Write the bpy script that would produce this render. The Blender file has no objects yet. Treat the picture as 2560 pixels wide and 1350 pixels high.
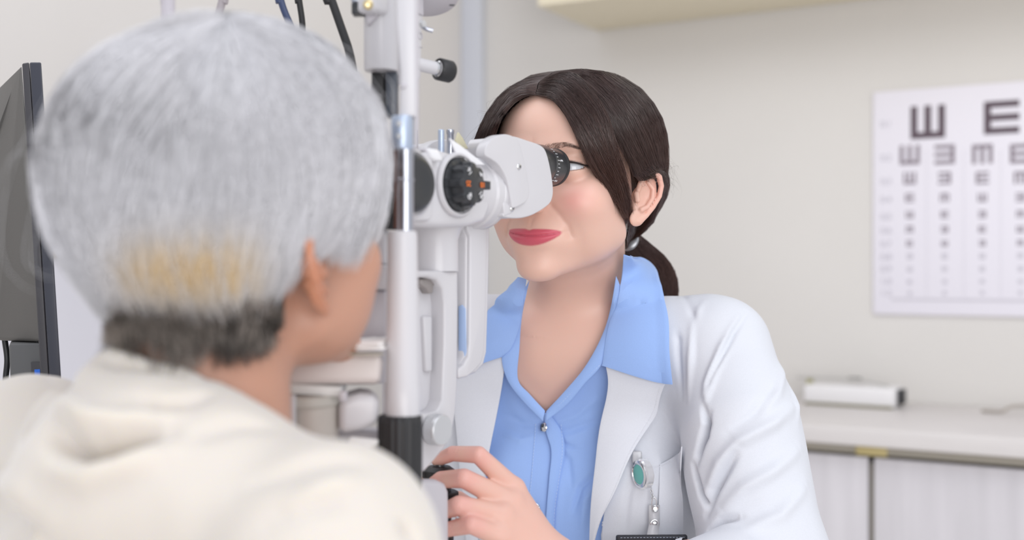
import bpy, math, random
import numpy as np
from mathutils import Vector, Matrix
random.seed(7); RNG = np.random.default_rng(7)
SC = bpy.context.scene; COL = SC.collection
# ---------------------------------------------------------------- camera, world, lights, exposure
F = 2844.4; CX = 1280.0; CY = 675.0; CAMZ = 1.15
cam_d = bpy.data.cameras.new('camera'); cam = bpy.data.objects.new('camera', cam_d); COL.objects.link(cam)
cam_d.sensor_width = 36; cam_d.lens = 40; cam_d.clip_start = 0.02
cam.location = (0, 0, CAMZ); cam.rotation_euler = (math.pi/2, 0, 0)
cam_d.dof.use_dof = True; cam_d.dof.focus_distance = 1.09; cam_d.dof.aperture_fstop = 3.1; cam_d.dof.aperture_blades = 0
SC.camera = cam
SC.view_settings.view_transform = 'Standard'; SC.view_settings.look = 'None'
SC.view_settings.exposure = 0.11; SC.view_settings.gamma = 1.0; SC.view_settings.use_curve_mapping = False
W = bpy.data.worlds.new('world'); SC.world = W; W.use_nodes = True
W.node_tree.nodes['Background'].inputs[0].default_value = (0.90, 0.93, 1.0, 1); W.node_tree.nodes['Background'].inputs[1].default_value = 0.68
def area(name, loc, target, sx, sy, power, color):
    l = bpy.data.lights.new(name, 'AREA'); l.shape = 'RECTANGLE'; l.size = sx; l.size_y = sy; l.energy = power; l.color = color
    o = bpy.data.objects.new(name, l); COL.objects.link(o); o.location = loc
    o.rotation_euler = (Vector(target)-Vector(loc)).to_track_quat('-Z', 'Y').to_euler(); return o
area('ceiling_panel_light', (0.8, 0.2, 2.45), (0.4, 1.3, 1.0), 1.2, 1.2, 9, (0.96, 0.97, 1.0))
area('ceiling_panel_light', (-0.8, 1.2, 2.45), (-0.3, 1.1, 1.0), 1.2, 1.2, 7, (0.96, 0.97, 1.0))
area('ceiling_panel_light', (0.5, 1.5, 2.45), (0.8, 2.9, 1.7), 1.0, 1.0, 5.5, (1.0, 0.97, 0.93))
area('front_fill_light', (0.7, -2.2, 1.25), (0.2, 1.2, 1.05), 2.4, 1.7, 46, (1.0, 0.975, 0.96))  # unseen fill light added behind the camera to soften the contrast
# ---------------------------------------------------------------- materials
def mat(name, col, rough=0.5, metal=0.0, **k):
    m = bpy.data.materials.new(name); m.use_nodes = True; nt = m.node_tree; b = nt.nodes['Principled BSDF']
    b.inputs['Base Color'].default_value = (*col, 1); b.inputs['Roughness'].default_value = rough; b.inputs['Metallic'].default_value = metal
    if 'sss' in k: b.inputs['Subsurface Weight'].default_value = k['sss']; b.inputs['Subsurface Radius'].default_value = k.get('rad', (1, .4, .25)); b.inputs['Subsurface Scale'].default_value = k.get('scale', .006)
    if 'coat' in k: b.inputs['Coat Weight'].default_value = k['coat']; b.inputs['Coat Roughness'].default_value = k.get('crough', .15)
    if 'sheen' in k: b.inputs['Sheen Weight'].default_value = k['sheen']; b.inputs['Sheen Roughness'].default_value = .4
    if 'trans' in k: b.inputs['Transmission Weight'].default_value = k['trans']
    if 'spec' in k: b.inputs['Specular IOR Level'].default_value = k['spec']
    if 'emit' in k: b.inputs['Emission Color'].default_value = (*k['emit'], 1); b.inputs['Emission Strength'].default_value = k.get('es', 1)
    if k.get('vcol'):
        a = nt.nodes.new('ShaderNodeVertexColor'); a.layer_name = 'Col'; nt.links.new(a.outputs[0], b.inputs['Base Color'])
    if 'noise' in k:   # (scale, amount) colour variation, object space; optional stretch
        sc, am = k['noise']; tc = nt.nodes.new('ShaderNodeTexCoord'); mp = nt.nodes.new('ShaderNodeMapping'); mp.inputs['Scale'].default_value = k.get('stretch', (1, 1, 1))
        n = nt.nodes.new('ShaderNodeTexNoise'); n.inputs['Scale'].default_value = sc; n.inputs['Detail'].default_value = 5
        r = nt.nodes.new('ShaderNodeMapRange'); r.inputs['To Min'].default_value = 1-am; r.inputs['To Max'].default_value = 1+am
        r.inputs['From Min'].default_value = .3; r.inputs['From Max'].default_value = .7
        mx = nt.nodes.new('ShaderNodeVectorMath'); mx.operation = 'SCALE'
        nt.links.new(tc.outputs['Object'], mp.inputs[0]); nt.links.new(mp.outputs[0], n.inputs['Vector']); nt.links.new(n.outputs['Fac'], r.inputs[0]); nt.links.new(r.outputs[0], mx.inputs['Scale'])
        if k.get('vcol'): nt.links.new(a.outputs[0], mx.inputs[0])
        else: mx.inputs[0].default_value = col
        nt.links.new(mx.outputs[0], b.inputs['Base Color'])
    if 'bump' in k:    # (scale, strength, distance)
        s, st, di = k['bump']; tc2 = nt.nodes.new('ShaderNodeTexCoord'); mp2 = nt.nodes.new('ShaderNodeMapping'); mp2.inputs['Scale'].default_value = k.get('bstretch', (1, 1, 1))
        n2 = nt.nodes.new('ShaderNodeTexNoise'); n2.inputs['Scale'].default_value = s; n2.inputs['Detail'].default_value = 4
        bp = nt.nodes.new('ShaderNodeBump'); bp.inputs['Strength'].default_value = st; bp.inputs['Distance'].default_value = di
        nt.links.new(tc2.outputs['Object'], mp2.inputs[0]); nt.links.new(mp2.outputs[0], n2.inputs['Vector']); nt.links.new(n2.outputs['Fac'], bp.inputs['Height']); nt.links.new(bp.outputs[0], b.inputs['Normal'])
    return m
# ---------------------------------------------------------------- helpers: space
def P(px, py, d): return np.array([(px-CX)/F*d, d, CAMZ-(py-CY)/F*d])
def proj(p):
    p = np.asarray(p); return np.stack([CX+p[..., 0]/p[..., 1]*F, CY-(p[..., 2]-CAMZ)/p[..., 1]*F], -1)
def nrm(v): v = np.asarray(v, float); return v/np.linalg.norm(v)
# ---------------------------------------------------------------- helpers: objects
def tag(o, label=None, cat=None, group=None, kind=None):
    if label: o['label'] = label
    if cat: o['category'] = cat
    if group: o['group'] = group
    if kind: o['kind'] = kind
    return o
def empty(name, loc, label, cat, group=None):
    o = bpy.data.objects.new(name, None); COL.objects.link(o); o.location = [float(v) for v in loc]; o.empty_display_size = .05; return tag(o, label, cat, group)
def wloc(o):
    l = np.array(o.location, float)
    while o.parent: o = o.parent; l = l+np.array(o.location)
    return l
def mesh_obj(name, V, Fc, m, parent=None, smooth=True, vcol=None, origin=None, sharp=None):
    """V in world space; Fc = list of faces or (n,4) array"""
    V = np.asarray(V, float); og = np.array(origin, float) if origin is not None else V.mean(0)
    me = bpy.data.meshes.new(name)
    if isinstance(Fc, np.ndarray):
        k = Fc.shape[1]; me.vertices.add(len(V)); me.vertices.foreach_set('co', (V-og).astype(np.float32).ravel())
        me.loops.add(Fc.size); me.loops.foreach_set('vertex_index', Fc.astype(np.int32).ravel())
        me.polygons.add(len(Fc)); me.polygons.foreach_set('loop_start', np.arange(0, Fc.size, k, dtype=np.int32))
        me.update(calc_edges=True)
    else: me.from_pydata((V-og).tolist(), [], Fc); me.update()
    if smooth: me.polygons.foreach_set('use_smooth', np.ones(len(me.polygons), bool))
    if sharp: me.set_sharp_from_angle(angle=math.radians(sharp))
    if vcol is not None:
        a = me.color_attributes.new('Col', 'FLOAT_COLOR', 'POINT'); c = np.ones((len(V), 4), np.float32); c[:, :3] = vcol; a.data.foreach_set('color', c.ravel())
    me.materials.append(m) if not isinstance(m, list) else [me.materials.append(x) for x in m]
    o = bpy.data.objects.new(name, me); COL.objects.link(o)
    if parent: o.parent = parent; og = og-wloc(parent)
    o.location = og.tolist(); return o
def bevel(o, w, seg=3, ang=35):
    b = o.modifiers.new('bevel', 'BEVEL'); b.width = w; b.segments = seg; b.limit_method = 'ANGLE'; b.angle_limit = math.radians(ang); b.harden_normals = False
    return o
def frame(u, up=(0, 0, 1)):
    u = nrm(u); up = np.asarray(up, float); a = up-u*np.dot(up, u)
    if np.linalg.norm(a) < 1e-6: a = np.array([1., 0, 0])-u*u[0]
    a = nrm(a); return u, np.cross(a, u), a     # axis, side, up
def box(name, c, size, m, parent=None, ax=None, bev=.002, seg=3, label=None):
    """ax = 3x3 rows: local axes in world"""
    ax = np.eye(3) if ax is None else np.asarray(ax); s = np.asarray(size)/2
    V = [np.asarray(c)+ax[0]*i*s[0]+ax[1]*j*s[1]+ax[2]*k*s[2] for i in (-1, 1) for j in (-1, 1) for k in (-1, 1)]
    Fc = [(0, 1, 3, 2), (4, 6, 7, 5), (0, 4, 5, 1), (2, 3, 7, 6), (0, 2, 6, 4), (1, 5, 7, 3)]
    if np.linalg.det(ax) < 0: Fc = [f[::-1] for f in Fc]
    o = mesh_obj(name, V, Fc, m, parent, smooth=bev > 0)
    if bev > 0: bevel(o, bev, seg)
    if label: o['label'] = label
    return o
def lathe(name, p0, axis, prof, m, parent=None, n=48, up=(0, 0, 1), sharp=40, cap=True, squash=1.0, rfun=None, label=None):
    """prof = [(t, r)...] along axis from p0"""
    a, s, u = frame(axis, up); p0 = np.asarray(p0, float); th = np.arange(n)*2*math.pi/n; V = []
    for t, r in prof:
        rr = r*(rfun(th, t) if rfun else 1)
        V.append(p0+a*t+np.outer(np.cos(th)*rr, s)+np.outer(np.sin(th)*rr*squash, u))
    V = np.concatenate(V); Fc = []
    for i in range(len(prof)-1):
        for j in range(n): k = (j+1) % n; Fc.append((i*n+j, (i+1)*n+j, (i+1)*n+k, i*n+k))
    if cap: Fc += [tuple(range(n)), tuple(range((len(prof)-1)*n, len(prof)*n))[::-1]]
    o = mesh_obj(name, V, Fc, m, parent, sharp=sharp)
    if label: o['label'] = label
    return o
def cat_rom(pts, n):
    pts = np.asarray(pts, float); k = len(pts)
    if k == 2: return pts[0]+np.linspace(0, 1, n)[:, None]*(pts[1]-pts[0])
    e = np.vstack([2*pts[0]-pts[1], pts, 2*pts[-1]-pts[-2]]); t = np.linspace(0, k-1-1e-9, n); i = t.astype(int); f = (t-i)[:, None]
    a, b, c, d = e[i], e[i+1], e[i+2], e[i+3]
    return .5*((2*b)+(c-a)*f+(2*a-5*b+4*c-d)*f**2+(3*b-a-3*c+d)*f**3)
def tubes(paths, rad, ns=8):
    """list of (k,3) paths -> verts, quads. rad scalar or array k"""
    Vs, Fs, off = [], [], 0; th = np.arange(ns)*2*math.pi/ns
    for pth in paths:
        pth = np.asarray(pth, float); k = len(pth); T = np.gradient(pth, axis=0); T /= np.linalg.norm(T, axis=1)[:, None]+1e-12
        r = np.broadcast_to(rad, (k,)) if np.ndim(rad) < 2 else rad
        A = np.zeros((k, 3)); v = np.cross(T[0], [0.3, .2, .9]); A[0] = v/np.linalg.norm(v)
        for i in range(1, k): v = A[i-1]-T[i]*np.dot(A[i-1], T[i]); A[i] = v/(np.linalg.norm(v)+1e-12)
        B = np.cross(T, A)
        V = pth[:, None]+(np.cos(th)[None, :, None]*A[:, None]+np.sin(th)[None, :, None]*B[:, None])*r[:, None, None]
        Vs.append(V.reshape(-1, 3)); j = np.arange(ns); j2 = (j+1) % ns
        for i in range(k-1): Fs.append(np.stack([off+i*ns+j, off+i*ns+j2, off+(i+1)*ns+j2, off+(i+1)*ns+j], 1))
        off += k*ns
    return np.concatenate(Vs), np.concatenate(Fs)
def tube(name, pts, r, m, parent=None, n=24, ns=12, label=None):
    V, Fc = tubes([cat_rom(pts, n)], r, ns); Fl = [tuple(f) for f in Fc]; L = len(V)
    Fl += [tuple(range(ns))[::-1], tuple(range(L-ns, L))]
    o = mesh_obj(name, V, Fl, m, parent, sharp=50)
    if label: o['label'] = label
    return o
def plane_hit(px, py, p0, n):
    d = np.array([(px-CX)/F, 1, -(py-CY)/F]); c = np.array([0, 0, CAMZ]); return c+d*(np.dot(np.asarray(p0)-c, n)/np.dot(d, n))
def smooth_poly(pts, n_per=6, closed=True):
    pts = np.asarray(pts, float); k = len(pts); out = []
    for i in range(k):
        a, b, c, d = pts[(i-1) % k], pts[i], pts[(i+1) % k], pts[(i+2) % k]
        for f in np.arange(n_per)/n_per: out.append(.5*((2*b)+(c-a)*f+(2*a-5*b+4*c-d)*f**2+(3*b-a-3*c+d)*f**3))
    return np.array(out)
def slab(name, pix, p0, n, thick, m, parent=None, bev=.002, seg=3, curve=0, label=None):
    """outline (as seen in the photo) laid on the plane (p0,n), given real thickness away from the viewer"""
    n = nrm(n)
    if np.dot(n, np.array([0, 0, CAMZ])-np.asarray(p0)) < 0: n = -n
    pix = smooth_poly(pix, curve) if curve else np.asarray(pix, float)
    A = np.array([plane_hit(x, y, p0, n) for x, y in pix]); B = A-n*thick; k = len(A)
    Fc = [tuple(range(k)), tuple(range(k, 2*k))[::-1]]+[(i, i+k, (i+1) % k+k, (i+1) % k) for i in range(k)]
    # orientation check
    nn = np.zeros(3)
    for i in range(k): nn += np.cross(A[i]-A[0], A[(i+1) % k]-A[0])
    if np.dot(nn, n) < 0: Fc = [f[::-1] for f in Fc]
    o = mesh_obj(name, np.vstack([A, B]), Fc, m, parent)
    if bev: bevel(o, bev, seg, 40)
    if label: o['label'] = label
    return o
# ---------------------------------------------------------------- helpers: implicit surfaces
def ell(p, c, r, R=None):
    q = p-np.asarray(c, np.float32)
    if R is not None: q = q@np.asarray(R, np.float32)
    r = np.asarray(r, np.float32); k0 = np.sqrt((q*q/(r*r)).sum(-1)); k1 = np.sqrt((q*q/(r**4)).sum(-1))+1e-9; return k0*(k0-1)/k1
def sph(p, c, r): q = p-np.asarray(c, np.float32); return np.sqrt((q*q).sum(-1))-r
def cone(p, a, b, r1, r2):
    a = np.asarray(a, np.float32); b = np.asarray(b, np.float32); d = b-a; q = p-a; t = np.clip((q@d)/np.dot(d, d), 0, 1)
    e = q-t[..., None]*d; return np.sqrt((e*e).sum(-1))-(r1+(r2-r1)*t)
def chain(p, pts, rs):
    f = cone(p, pts[0], pts[1], rs[0], rs[1])
    for i in range(1, len(pts)-1): f = np.minimum(f, cone(p, pts[i], pts[i+1], rs[i], rs[i+1]))
    return f
def smin(a, b, k): h = np.clip(.5+.5*(b-a)/k, 0, 1); return b+(a-b)*h-k*h*(1-h)
def smax(a, b, k): return -smin(-a, -b, k)
def grad(f, V, e=4e-4):
    g = np.zeros_like(V)
    for s in ((1, -1, -1), (-1, -1, 1), (-1, 1, -1), (1, 1, 1)): s = np.array(s, np.float32); g += s*f(V+s*e)[:, None]
    return g/(np.linalg.norm(g, axis=1)[:, None]+1e-12)
def axis_pts(segs):
    out = [segs[0][0]]
    for a, b, h in segs: n = max(1, int(math.ceil((b-a)/h))); out += list(np.linspace(a, b, n+1)[1:])
    return np.array(out, np.float32)
def mesh_sdf(f, xs, ys, zs, sub=1, newton=2, chunk=400000):
    B = 4
    def pad(a): r = (-(len(a)-1)) % B; st = a[-1]-a[-2]; return np.concatenate([a, a[-1]+st*np.arange(1, r+1)]).astype(np.float32)
    xs, ys, zs = pad(xs), pad(ys), pad(zs); n = [len(xs), len(ys), len(zs)]; nb = [(k-1)//B for k in n]
    def ev(pts):
        return np.concatenate([f(pts[i:i+chunk]) for i in range(0, len(pts), chunk)]) if len(pts) else np.zeros(0, np.float32)
    cx, cy, cz = [(a[0:-1:B]+a[B::B])/2 for a in (xs, ys, zs)]; wx, wy, wz = [(a[B::B]-a[0:-1:B])/2 for a in (xs, ys, zs)]
    C = np.stack(np.meshgrid(cx, cy, cz, indexing='ij'), -1).reshape(-1, 3); fc = ev(C).reshape(nb)
    dg = np.sqrt(wx[:, None, None]**2+wy[None, :, None]**2+wz[None, None]**2); near = np.abs(fc) < dg*1.35+.002
    Vv = np.repeat(np.repeat(np.repeat(np.where(fc > 0, 1., -1.).astype(np.float32), B, 0), B, 1), B, 2)
    Vv = np.pad(Vv, ((0, 1),)*3, mode='edge')
    bi = np.argwhere(near); r = np.arange(B+1); off = np.stack(np.meshgrid(r, r, r, indexing='ij'), -1).reshape(-1, 3)
    msk = np.zeros(n, bool)
    for s in range(0, len(bi), 20000):
        ii = (bi[s:s+20000, None]*B+off[None]).reshape(-1, 3); msk[ii[:, 0], ii[:, 1], ii[:, 2]] = True
    ii = np.argwhere(msk); Vv[msk] = ev(np.stack([xs[ii[:, 0]], ys[ii[:, 1]], zs[ii[:, 2]]], -1))
    ins = Vv < 0; cnt = np.zeros([k-1 for k in n], np.int8)
    for a in (0, 1):
        for b in (0, 1):
            for c in (0, 1): cnt += ins[a:n[0]-1+a, b:n[1]-1+b, c:n[2]-1+c]
    act = (cnt > 0) & (cnt < 8); cells = np.argwhere(act); idx = -np.ones(act.shape, np.int32); idx[act] = np.arange(len(cells))
    acc = np.zeros((len(cells), 3), np.float64); num = np.zeros(len(cells)); ax = (xs, ys, zs)
    for d in range(3):
        o1, o2 = [k for k in range(3) if k != d]
        for a in (0, 1):
            for b in (0, 1):
                s = cells.copy(); s[:, o1] += a; s[:, o2] += b; e = s.copy(); e[:, d] += 1
                v0 = Vv[s[:, 0], s[:, 1], s[:, 2]]; v1 = Vv[e[:, 0], e[:, 1], e[:, 2]]; c = (v0 < 0) != (v1 < 0); t = np.where(c, v0/(v0-v1+1e-20), 0)
                p = np.stack([ax[q][s[:, q]] for q in range(3)], -1).astype(float); p[:, d] += t*(ax[d][e[:, d]]-ax[d][s[:, d]]); acc += np.where(c[:, None], p, 0); num += c
    V = (acc/np.maximum(num, 1)[:, None]).astype(np.float32); Q = []
    for d in range(3):
        o1, o2 = (d+1) % 3, (d+2) % 3; sl = [slice(1, n[q]-1) for q in range(3)]; sl[d] = slice(0, n[d]-1); sh = list(sl); sh[d] = slice(1, n[d])
        ch = ins[tuple(sl)] != ins[tuple(sh)]; e = np.argwhere(ch)+np.array([s.start for s in sl]); flip = ins[e[:, 0], e[:, 1], e[:, 2]]
        q = []
        for a, b in ((1, 1), (0, 1), (0, 0), (1, 0)):
            c = e.copy(); c[:, o1] -= a; c[:, o2] -= b; q.append(idx[c[:, 0], c[:, 1], c[:, 2]])
        q = np.stack(q, 1); q = np.where(flip[:, None], q, q[:, ::-1]); Q.append(q)
    Q = np.concatenate(Q); Q = Q[(Q >= 0).all(1)]
    def newt(V, k):
        for _ in range(k):
            o = np.empty_like(V)
            for i in range(0, len(V), chunk): v = V[i:i+chunk]; o[i:i+chunk] = v-grad(f, v)*np.clip(f(v), -.003, .003)[:, None]*.9
            V = o
        return V
    for _ in range(sub):
        V = newt(V, 1)
        E = np.sort(np.stack([Q, np.roll(Q, -1, 1)], -1).reshape(-1, 2), 1); key = E[:, 0].astype(np.int64)*len(V)+E[:, 1]; u, inv = np.unique(key, return_inverse=True)
        nv = len(V); ev_ = np.stack([u//nv, u % nv], 1); ei = inv.reshape(-1, 4)+nv; fi = np.arange(len(Q))+nv+len(u)
        V = np.concatenate([V, V[ev_].mean(1), V[Q].mean(1)]).astype(np.float32)
        Q = np.concatenate([np.stack([Q[:, k], ei[:, k], fi, ei[:, (k+3) % 4]], 1) for k in range(4)])
    return newt(V, newton), Q
def drop(V, Q, keepv):
    k = keepv[Q].all(1); Q = Q[k]; used = np.zeros(len(V), bool); used[Q] = True; mp = np.cumsum(used)-1; return V[used], mp[Q].astype(np.int32), used
def trace(f, pix, d0=.45, dmax=3.0, off=0.0):
    """where the photo's line of sight meets the surface f = off; misses return the closest approach"""
    pix = np.asarray(pix, float).reshape(-1, 2); D = np.stack([(pix[:, 0]-CX)/F, np.ones(len(pix)), -(pix[:, 1]-CY)/F], 1); L = np.linalg.norm(D, axis=1)
    O = np.array([0, 0, CAMZ]); t = np.full(len(pix), d0); best = np.full(len(pix), 99.); bt = t.copy(); done = np.zeros(len(pix), bool)
    for _ in range(160):
        v = f((O+D*t[:, None]).astype(np.float32))-off; b = (v < best) & ~done; best[b] = v[b]; bt[b] = t[b]; done |= v < 1e-4; t = np.where(done, t, np.minimum(t+np.clip(v, 1e-4, .5)/L*.8, dmax))
        if (done | (t >= dmax)).all(): break
    return O+D*bt[:, None], best < 1e-3
def seg_dist(V, pl):
    """distance to polyline and parameter 0..1 along it"""
    pl = np.asarray(pl, float); L = np.concatenate([[0], np.cumsum(np.linalg.norm(np.diff(pl, axis=0), axis=1))]); bd = np.full(len(V), 9.); bt = np.zeros(len(V))
    for i in range(len(pl)-1):
        d = pl[i+1]-pl[i]; q = V-pl[i]; t = np.clip(q@d/np.dot(d, d), 0, 1); e = np.linalg.norm(q-t[:, None]*d, axis=1); b = e < bd; bd[b] = e[b]; bt[b] = (L[i]+t[b]*(L[i+1]-L[i]))/L[-1]
    return bd, bt
def point_in(pix, poly):
    x, y = pix[:, 0], pix[:, 1]; c = np.zeros(len(pix), bool); poly = np.asarray(poly, float)
    for i in range(len(poly)):
        x1, y1 = poly[i]; x2, y2 = poly[i-1]
        c ^= ((y1 > y) != (y2 > y)) & (x < (x2-x1)*(y-y1)/(y2-y1+1e-12)+x1)
    return c
def vnoise(p, s, seed=0):
    """cheap smooth value noise, -1..1"""
    q = np.asarray(p, np.float64)*s+seed*17.3; i = np.floor(q).astype(np.int64); f = q-i; f = f*f*(3-2*f); r = 0
    for a in (0, 1):
        for b in (0, 1):
            for c in (0, 1):
                h = ((i[:, 0]+a)*374761393+(i[:, 1]+b)*668265263+(i[:, 2]+c)*2147483647) & 0xffffffff; h = ((h ^ (h >> 13))*1274126177) & 0xffffffff; h = (h ^ (h >> 16)) & 0xffff
                r = r+h/32767.5*(f[:, 0] if a else 1-f[:, 0])*(f[:, 1] if b else 1-f[:, 1])*(f[:, 2] if c else 1-f[:, 2])
    return r-1
# ================================================================ the room
M_wall = mat('wall_paint', (.70, .68, .655), .85, noise=(3, .015)); M_wallL = mat('wall_paint_left', (.69, .665, .645), .85)
M_strip = mat('grey_strip', (.62, .64, .70), .6); M_floor = mat('floor_vinyl', (.70, .67, .64), .5); M_ceil = mat('ceiling_paint', (.8, .8, .79), .9)
M_count = mat('laminate_pale', (.70, .67, .66), .45, noise=(6, .03), stretch=(1, 1, 8)); M_door = mat('pale_wood_grain', (.66, .64, .67), .5, noise=(7, .06), stretch=(5, 5, .35))
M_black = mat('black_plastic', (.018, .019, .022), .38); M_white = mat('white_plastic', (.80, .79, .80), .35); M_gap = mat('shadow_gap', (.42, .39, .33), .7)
M_chrome = mat('chrome', (.75, .75, .76), .22, 1.0); M_paper = mat('chart_plastic', (.80, .78, .85), .5); M_ink = mat('chart_ink', (.10, .07, .09), .6); M_ink2 = mat('pale_ink', (.50, .48, .54), .6); M_ink3 = mat('grey_ink', (.26, .22, .26), .6)
WD = np.array([.866, -.5, 0]); WN = np.array([-.5, -.866, 0]); UP = np.array([0, 0, 1.])
CORN = np.array([-.13, 3.25, 0])
def wp(t, z, out=0): return CORN+WD*t+WN*out+UP*z         # t metres along the right wall from the corner
def wbox(name, t0, t1, z0, z1, o0, o1, m, parent=None, bev=.002):
    c = (wp(t0, z0, o0)+wp(t1, z1, o1))/2; return box(name, c, (t1-t0, o1-o0, z1-z0), m, parent, ax=[WD, WN, UP], bev=bev)
tag(wbox('wall_right', -.1, 4.2, 0, 2.6, -.1, 0, M_wall, bev=0), kind='structure')
c = CORN+WN*1.9-WD*.05+UP*1.3
tag(box('wall_left', c, (.1, 3.8, 2.6), M_wallL, ax=[WD, WN, UP], bev=0), kind='structure')
tag(wbox('trim_1', .0, .065, 0, 2.6, 0, .03, M_strip, bev=.004), kind='structure')
tag(box('floor', (.3, 1.2, -.02), (6, 6, .04), M_floor, bev=0), kind='structure')
def tw(px):      # wall parameter t seen at pixel column px
    k = (px-CX)/F; a = CORN; return (k*a[1]-a[0])/(WD[0]-k*WD[1])
def dw(px): return (CORN+WD*tw(px))[1]
# counter
ctr = empty('base_cabinet', wp(2.2, 0, .25), 'pale wood grain base cabinet with doors along the right wall', 'cabinet')
zc = CAMZ-.307; T0, T1 = .55, 3.4
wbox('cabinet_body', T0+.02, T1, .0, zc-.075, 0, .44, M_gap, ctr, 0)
wt = wbox('worktop', T0, T1, zc-.035, zc, .002, .50, M_count, None, .003); tag(wt, 'pale laminate worktop under the eye chart on the right wall', 'worktop')
tdoor = 1.23
for i, (a, b) in enumerate(((T0+.02, tdoor-.006), (tdoor+.006, 2.05), (2.062, 2.9))):
    wbox('door', a, b, .08, zc-.062, .441, .46, M_door, ctr, .002)
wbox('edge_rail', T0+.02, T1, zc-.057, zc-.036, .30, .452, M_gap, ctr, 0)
wbox('edge_strip', tdoor-.03, tdoor+.03, zc-.059, zc-.037, .45, .456, mat('warm_tape', (.62, .52, .25), .6), ctr, .001)
# wall cabinet up high
t1 = tw(1492); zb = CAMZ+(675-78)/F*dw(1492)
wc = wbox('wall_cabinet', t1, 3.2, zb, zb+.6, 0, .33, mat('cream_laminate', (.82, .75, .58), .6), None, .003); tag(wc, 'cream yellow wall cabinet hung high above the woman, underside showing', 'cabinet')
# eye chart
def text(name, body, c, xd, yd, size, m, parent, ext=.0002):
    cu = bpy.data.curves.new(name, 'FONT'); cu.body = body; cu.size = size; cu.extrude = ext; cu.align_x = 'CENTER'; cu.align_y = 'CENTER'; cu.materials.append(m)
    tmp = bpy.data.objects.new(name, cu); COL.objects.link(tmp); dg = bpy.context.evaluated_depsgraph_get(); me = bpy.data.meshes.new_from_object(tmp.evaluated_get(dg)); bpy.data.objects.remove(tmp); bpy.data.curves.remove(cu)
    o = bpy.data.objects.new(name, me); COL.objects.link(o); xd = nrm(xd); zd = nrm(np.cross(xd, yd)); yd = np.cross(zd, xd); o.parent = parent
    R = Matrix(np.column_stack([xd, yd, zd]).tolist()).to_4x4(); l = np.asarray(c)-wloc(parent); R.translation = Vector(l.tolist()); o.matrix_basis = R; return o
tc0 = tw(2184); dch = dw(2184); zt = CAMZ+(675-232)/F*dch; zbm = CAMZ-(785-675)/F*dch; tc1 = tc0+.66
ch = empty('eye_chart', wp((tc0+tc1)/2, zbm, .006), 'white tumbling E eye chart hanging on the wall', 'eye chart')
wbox('chart_panel', tc0, tc1, zbm, zt, .001, .008, M_paper, ch, .0015)
def chart_e(px, py, s, rot, m=M_ink):
    """s = half height in px; rot 0: E opens right, 1: up (W-like), 2: left, 3: down (m)"""
    t = tw(px); d = dw(px); z = CAMZ-(py-CY)/F*d; h = s/F*d*1.0; q = h*2/5; V = []; Fc = []
    rects = [(-h, -h+q, -h, h), (-h+q, h, h-q, h), (-h+q, h, -q/2, q/2), (-h+q, h, -h, -h+q)]
    for x0, x1, y0, y1 in rects:
        c4 = [(x0, y0), (x1, y0), (x1, y1), (x0, y1)]; k = len(V)
        for x, y in c4:
            for _ in range(rot): x, y = -y, x
            V.append(wp(t+x, z+y, .0088))
        Fc.append((k, k+1, k+2, k+3)[::-1])
    mesh_obj('printed_letter', V, Fc, m, ch, smooth=False)
cols = [2276, 2363, 2457, 2552]
chart_e(2321, 306, 41, 1); chart_e(2505, 294, 41, 0)
for y, s, rots, m in ((388, 24, (1, 2, 3, 0), M_ink3), (446, 15, (1, 2, 0, 3), M_ink3), (495, 10.5, (0, 3, 1, 2), M_ink3), (537, 9, (1, 0, 2, 3), M_ink3), (574, 8.5, (3, 2, 0, 1), M_ink3), (609, 7.5, (0, 1, 2, 3), M_ink3),
                       (641, 6.5, (2, 0, 1, 3), M_ink2), (673, 5.8, (1, 3, 0, 2), M_ink2), (705, 5, (0, 2, 3, 1), M_ink2), (733, 4.5, (2, 0, 3, 1), M_ink2)):
    for x, r in zip(cols, rots): chart_e(x, y-(x-2276)*.012*(1 if y < 400 else .4), s, r, m)
V = []; Fc = []
def crect(px, py, w, h):
    t = tw(px); d = dw(px); z = CAMZ-(py-CY)/F*d; a = w/2/F*d; b = h/2/F*d; k = len(V)
    V.extend([wp(t-a, z-b, .0087), wp(t+a, z-b, .0087), wp(t+a, z+b, .0087), wp(t-a, z+b, .0087)]); Fc.append((k+3, k+2, k+1, k))
for y, s_ in zip((312, 396, 455, 500, 543, 577, 611, 643, 673, 704, 733), '0.1 0.2 0.3 0.4 0.5 0.6 0.7 0.8 0.9 1.0 1.2'.split()):
    t = tw(2217); text('acuity_number', s_, wp(t, CAMZ-(y-CY)/F*dw(2217), .0088), WD, UP, .020, M_ink2, ch)
t_a = tw(2240); crect(2400, 750, 330, 7)
mesh_obj('printed_rule', V, Fc, mat('pale_band', (.62, .60, .66), .6), ch, smooth=False)
V = []; Fc = []
for x in (2318, 2411, 2503): crect(x, 560, 2, 370)
mesh_obj('printed_column_line', V, Fc, mat('pale_line', (.72, .70, .76), .6), ch, smooth=False)
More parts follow.
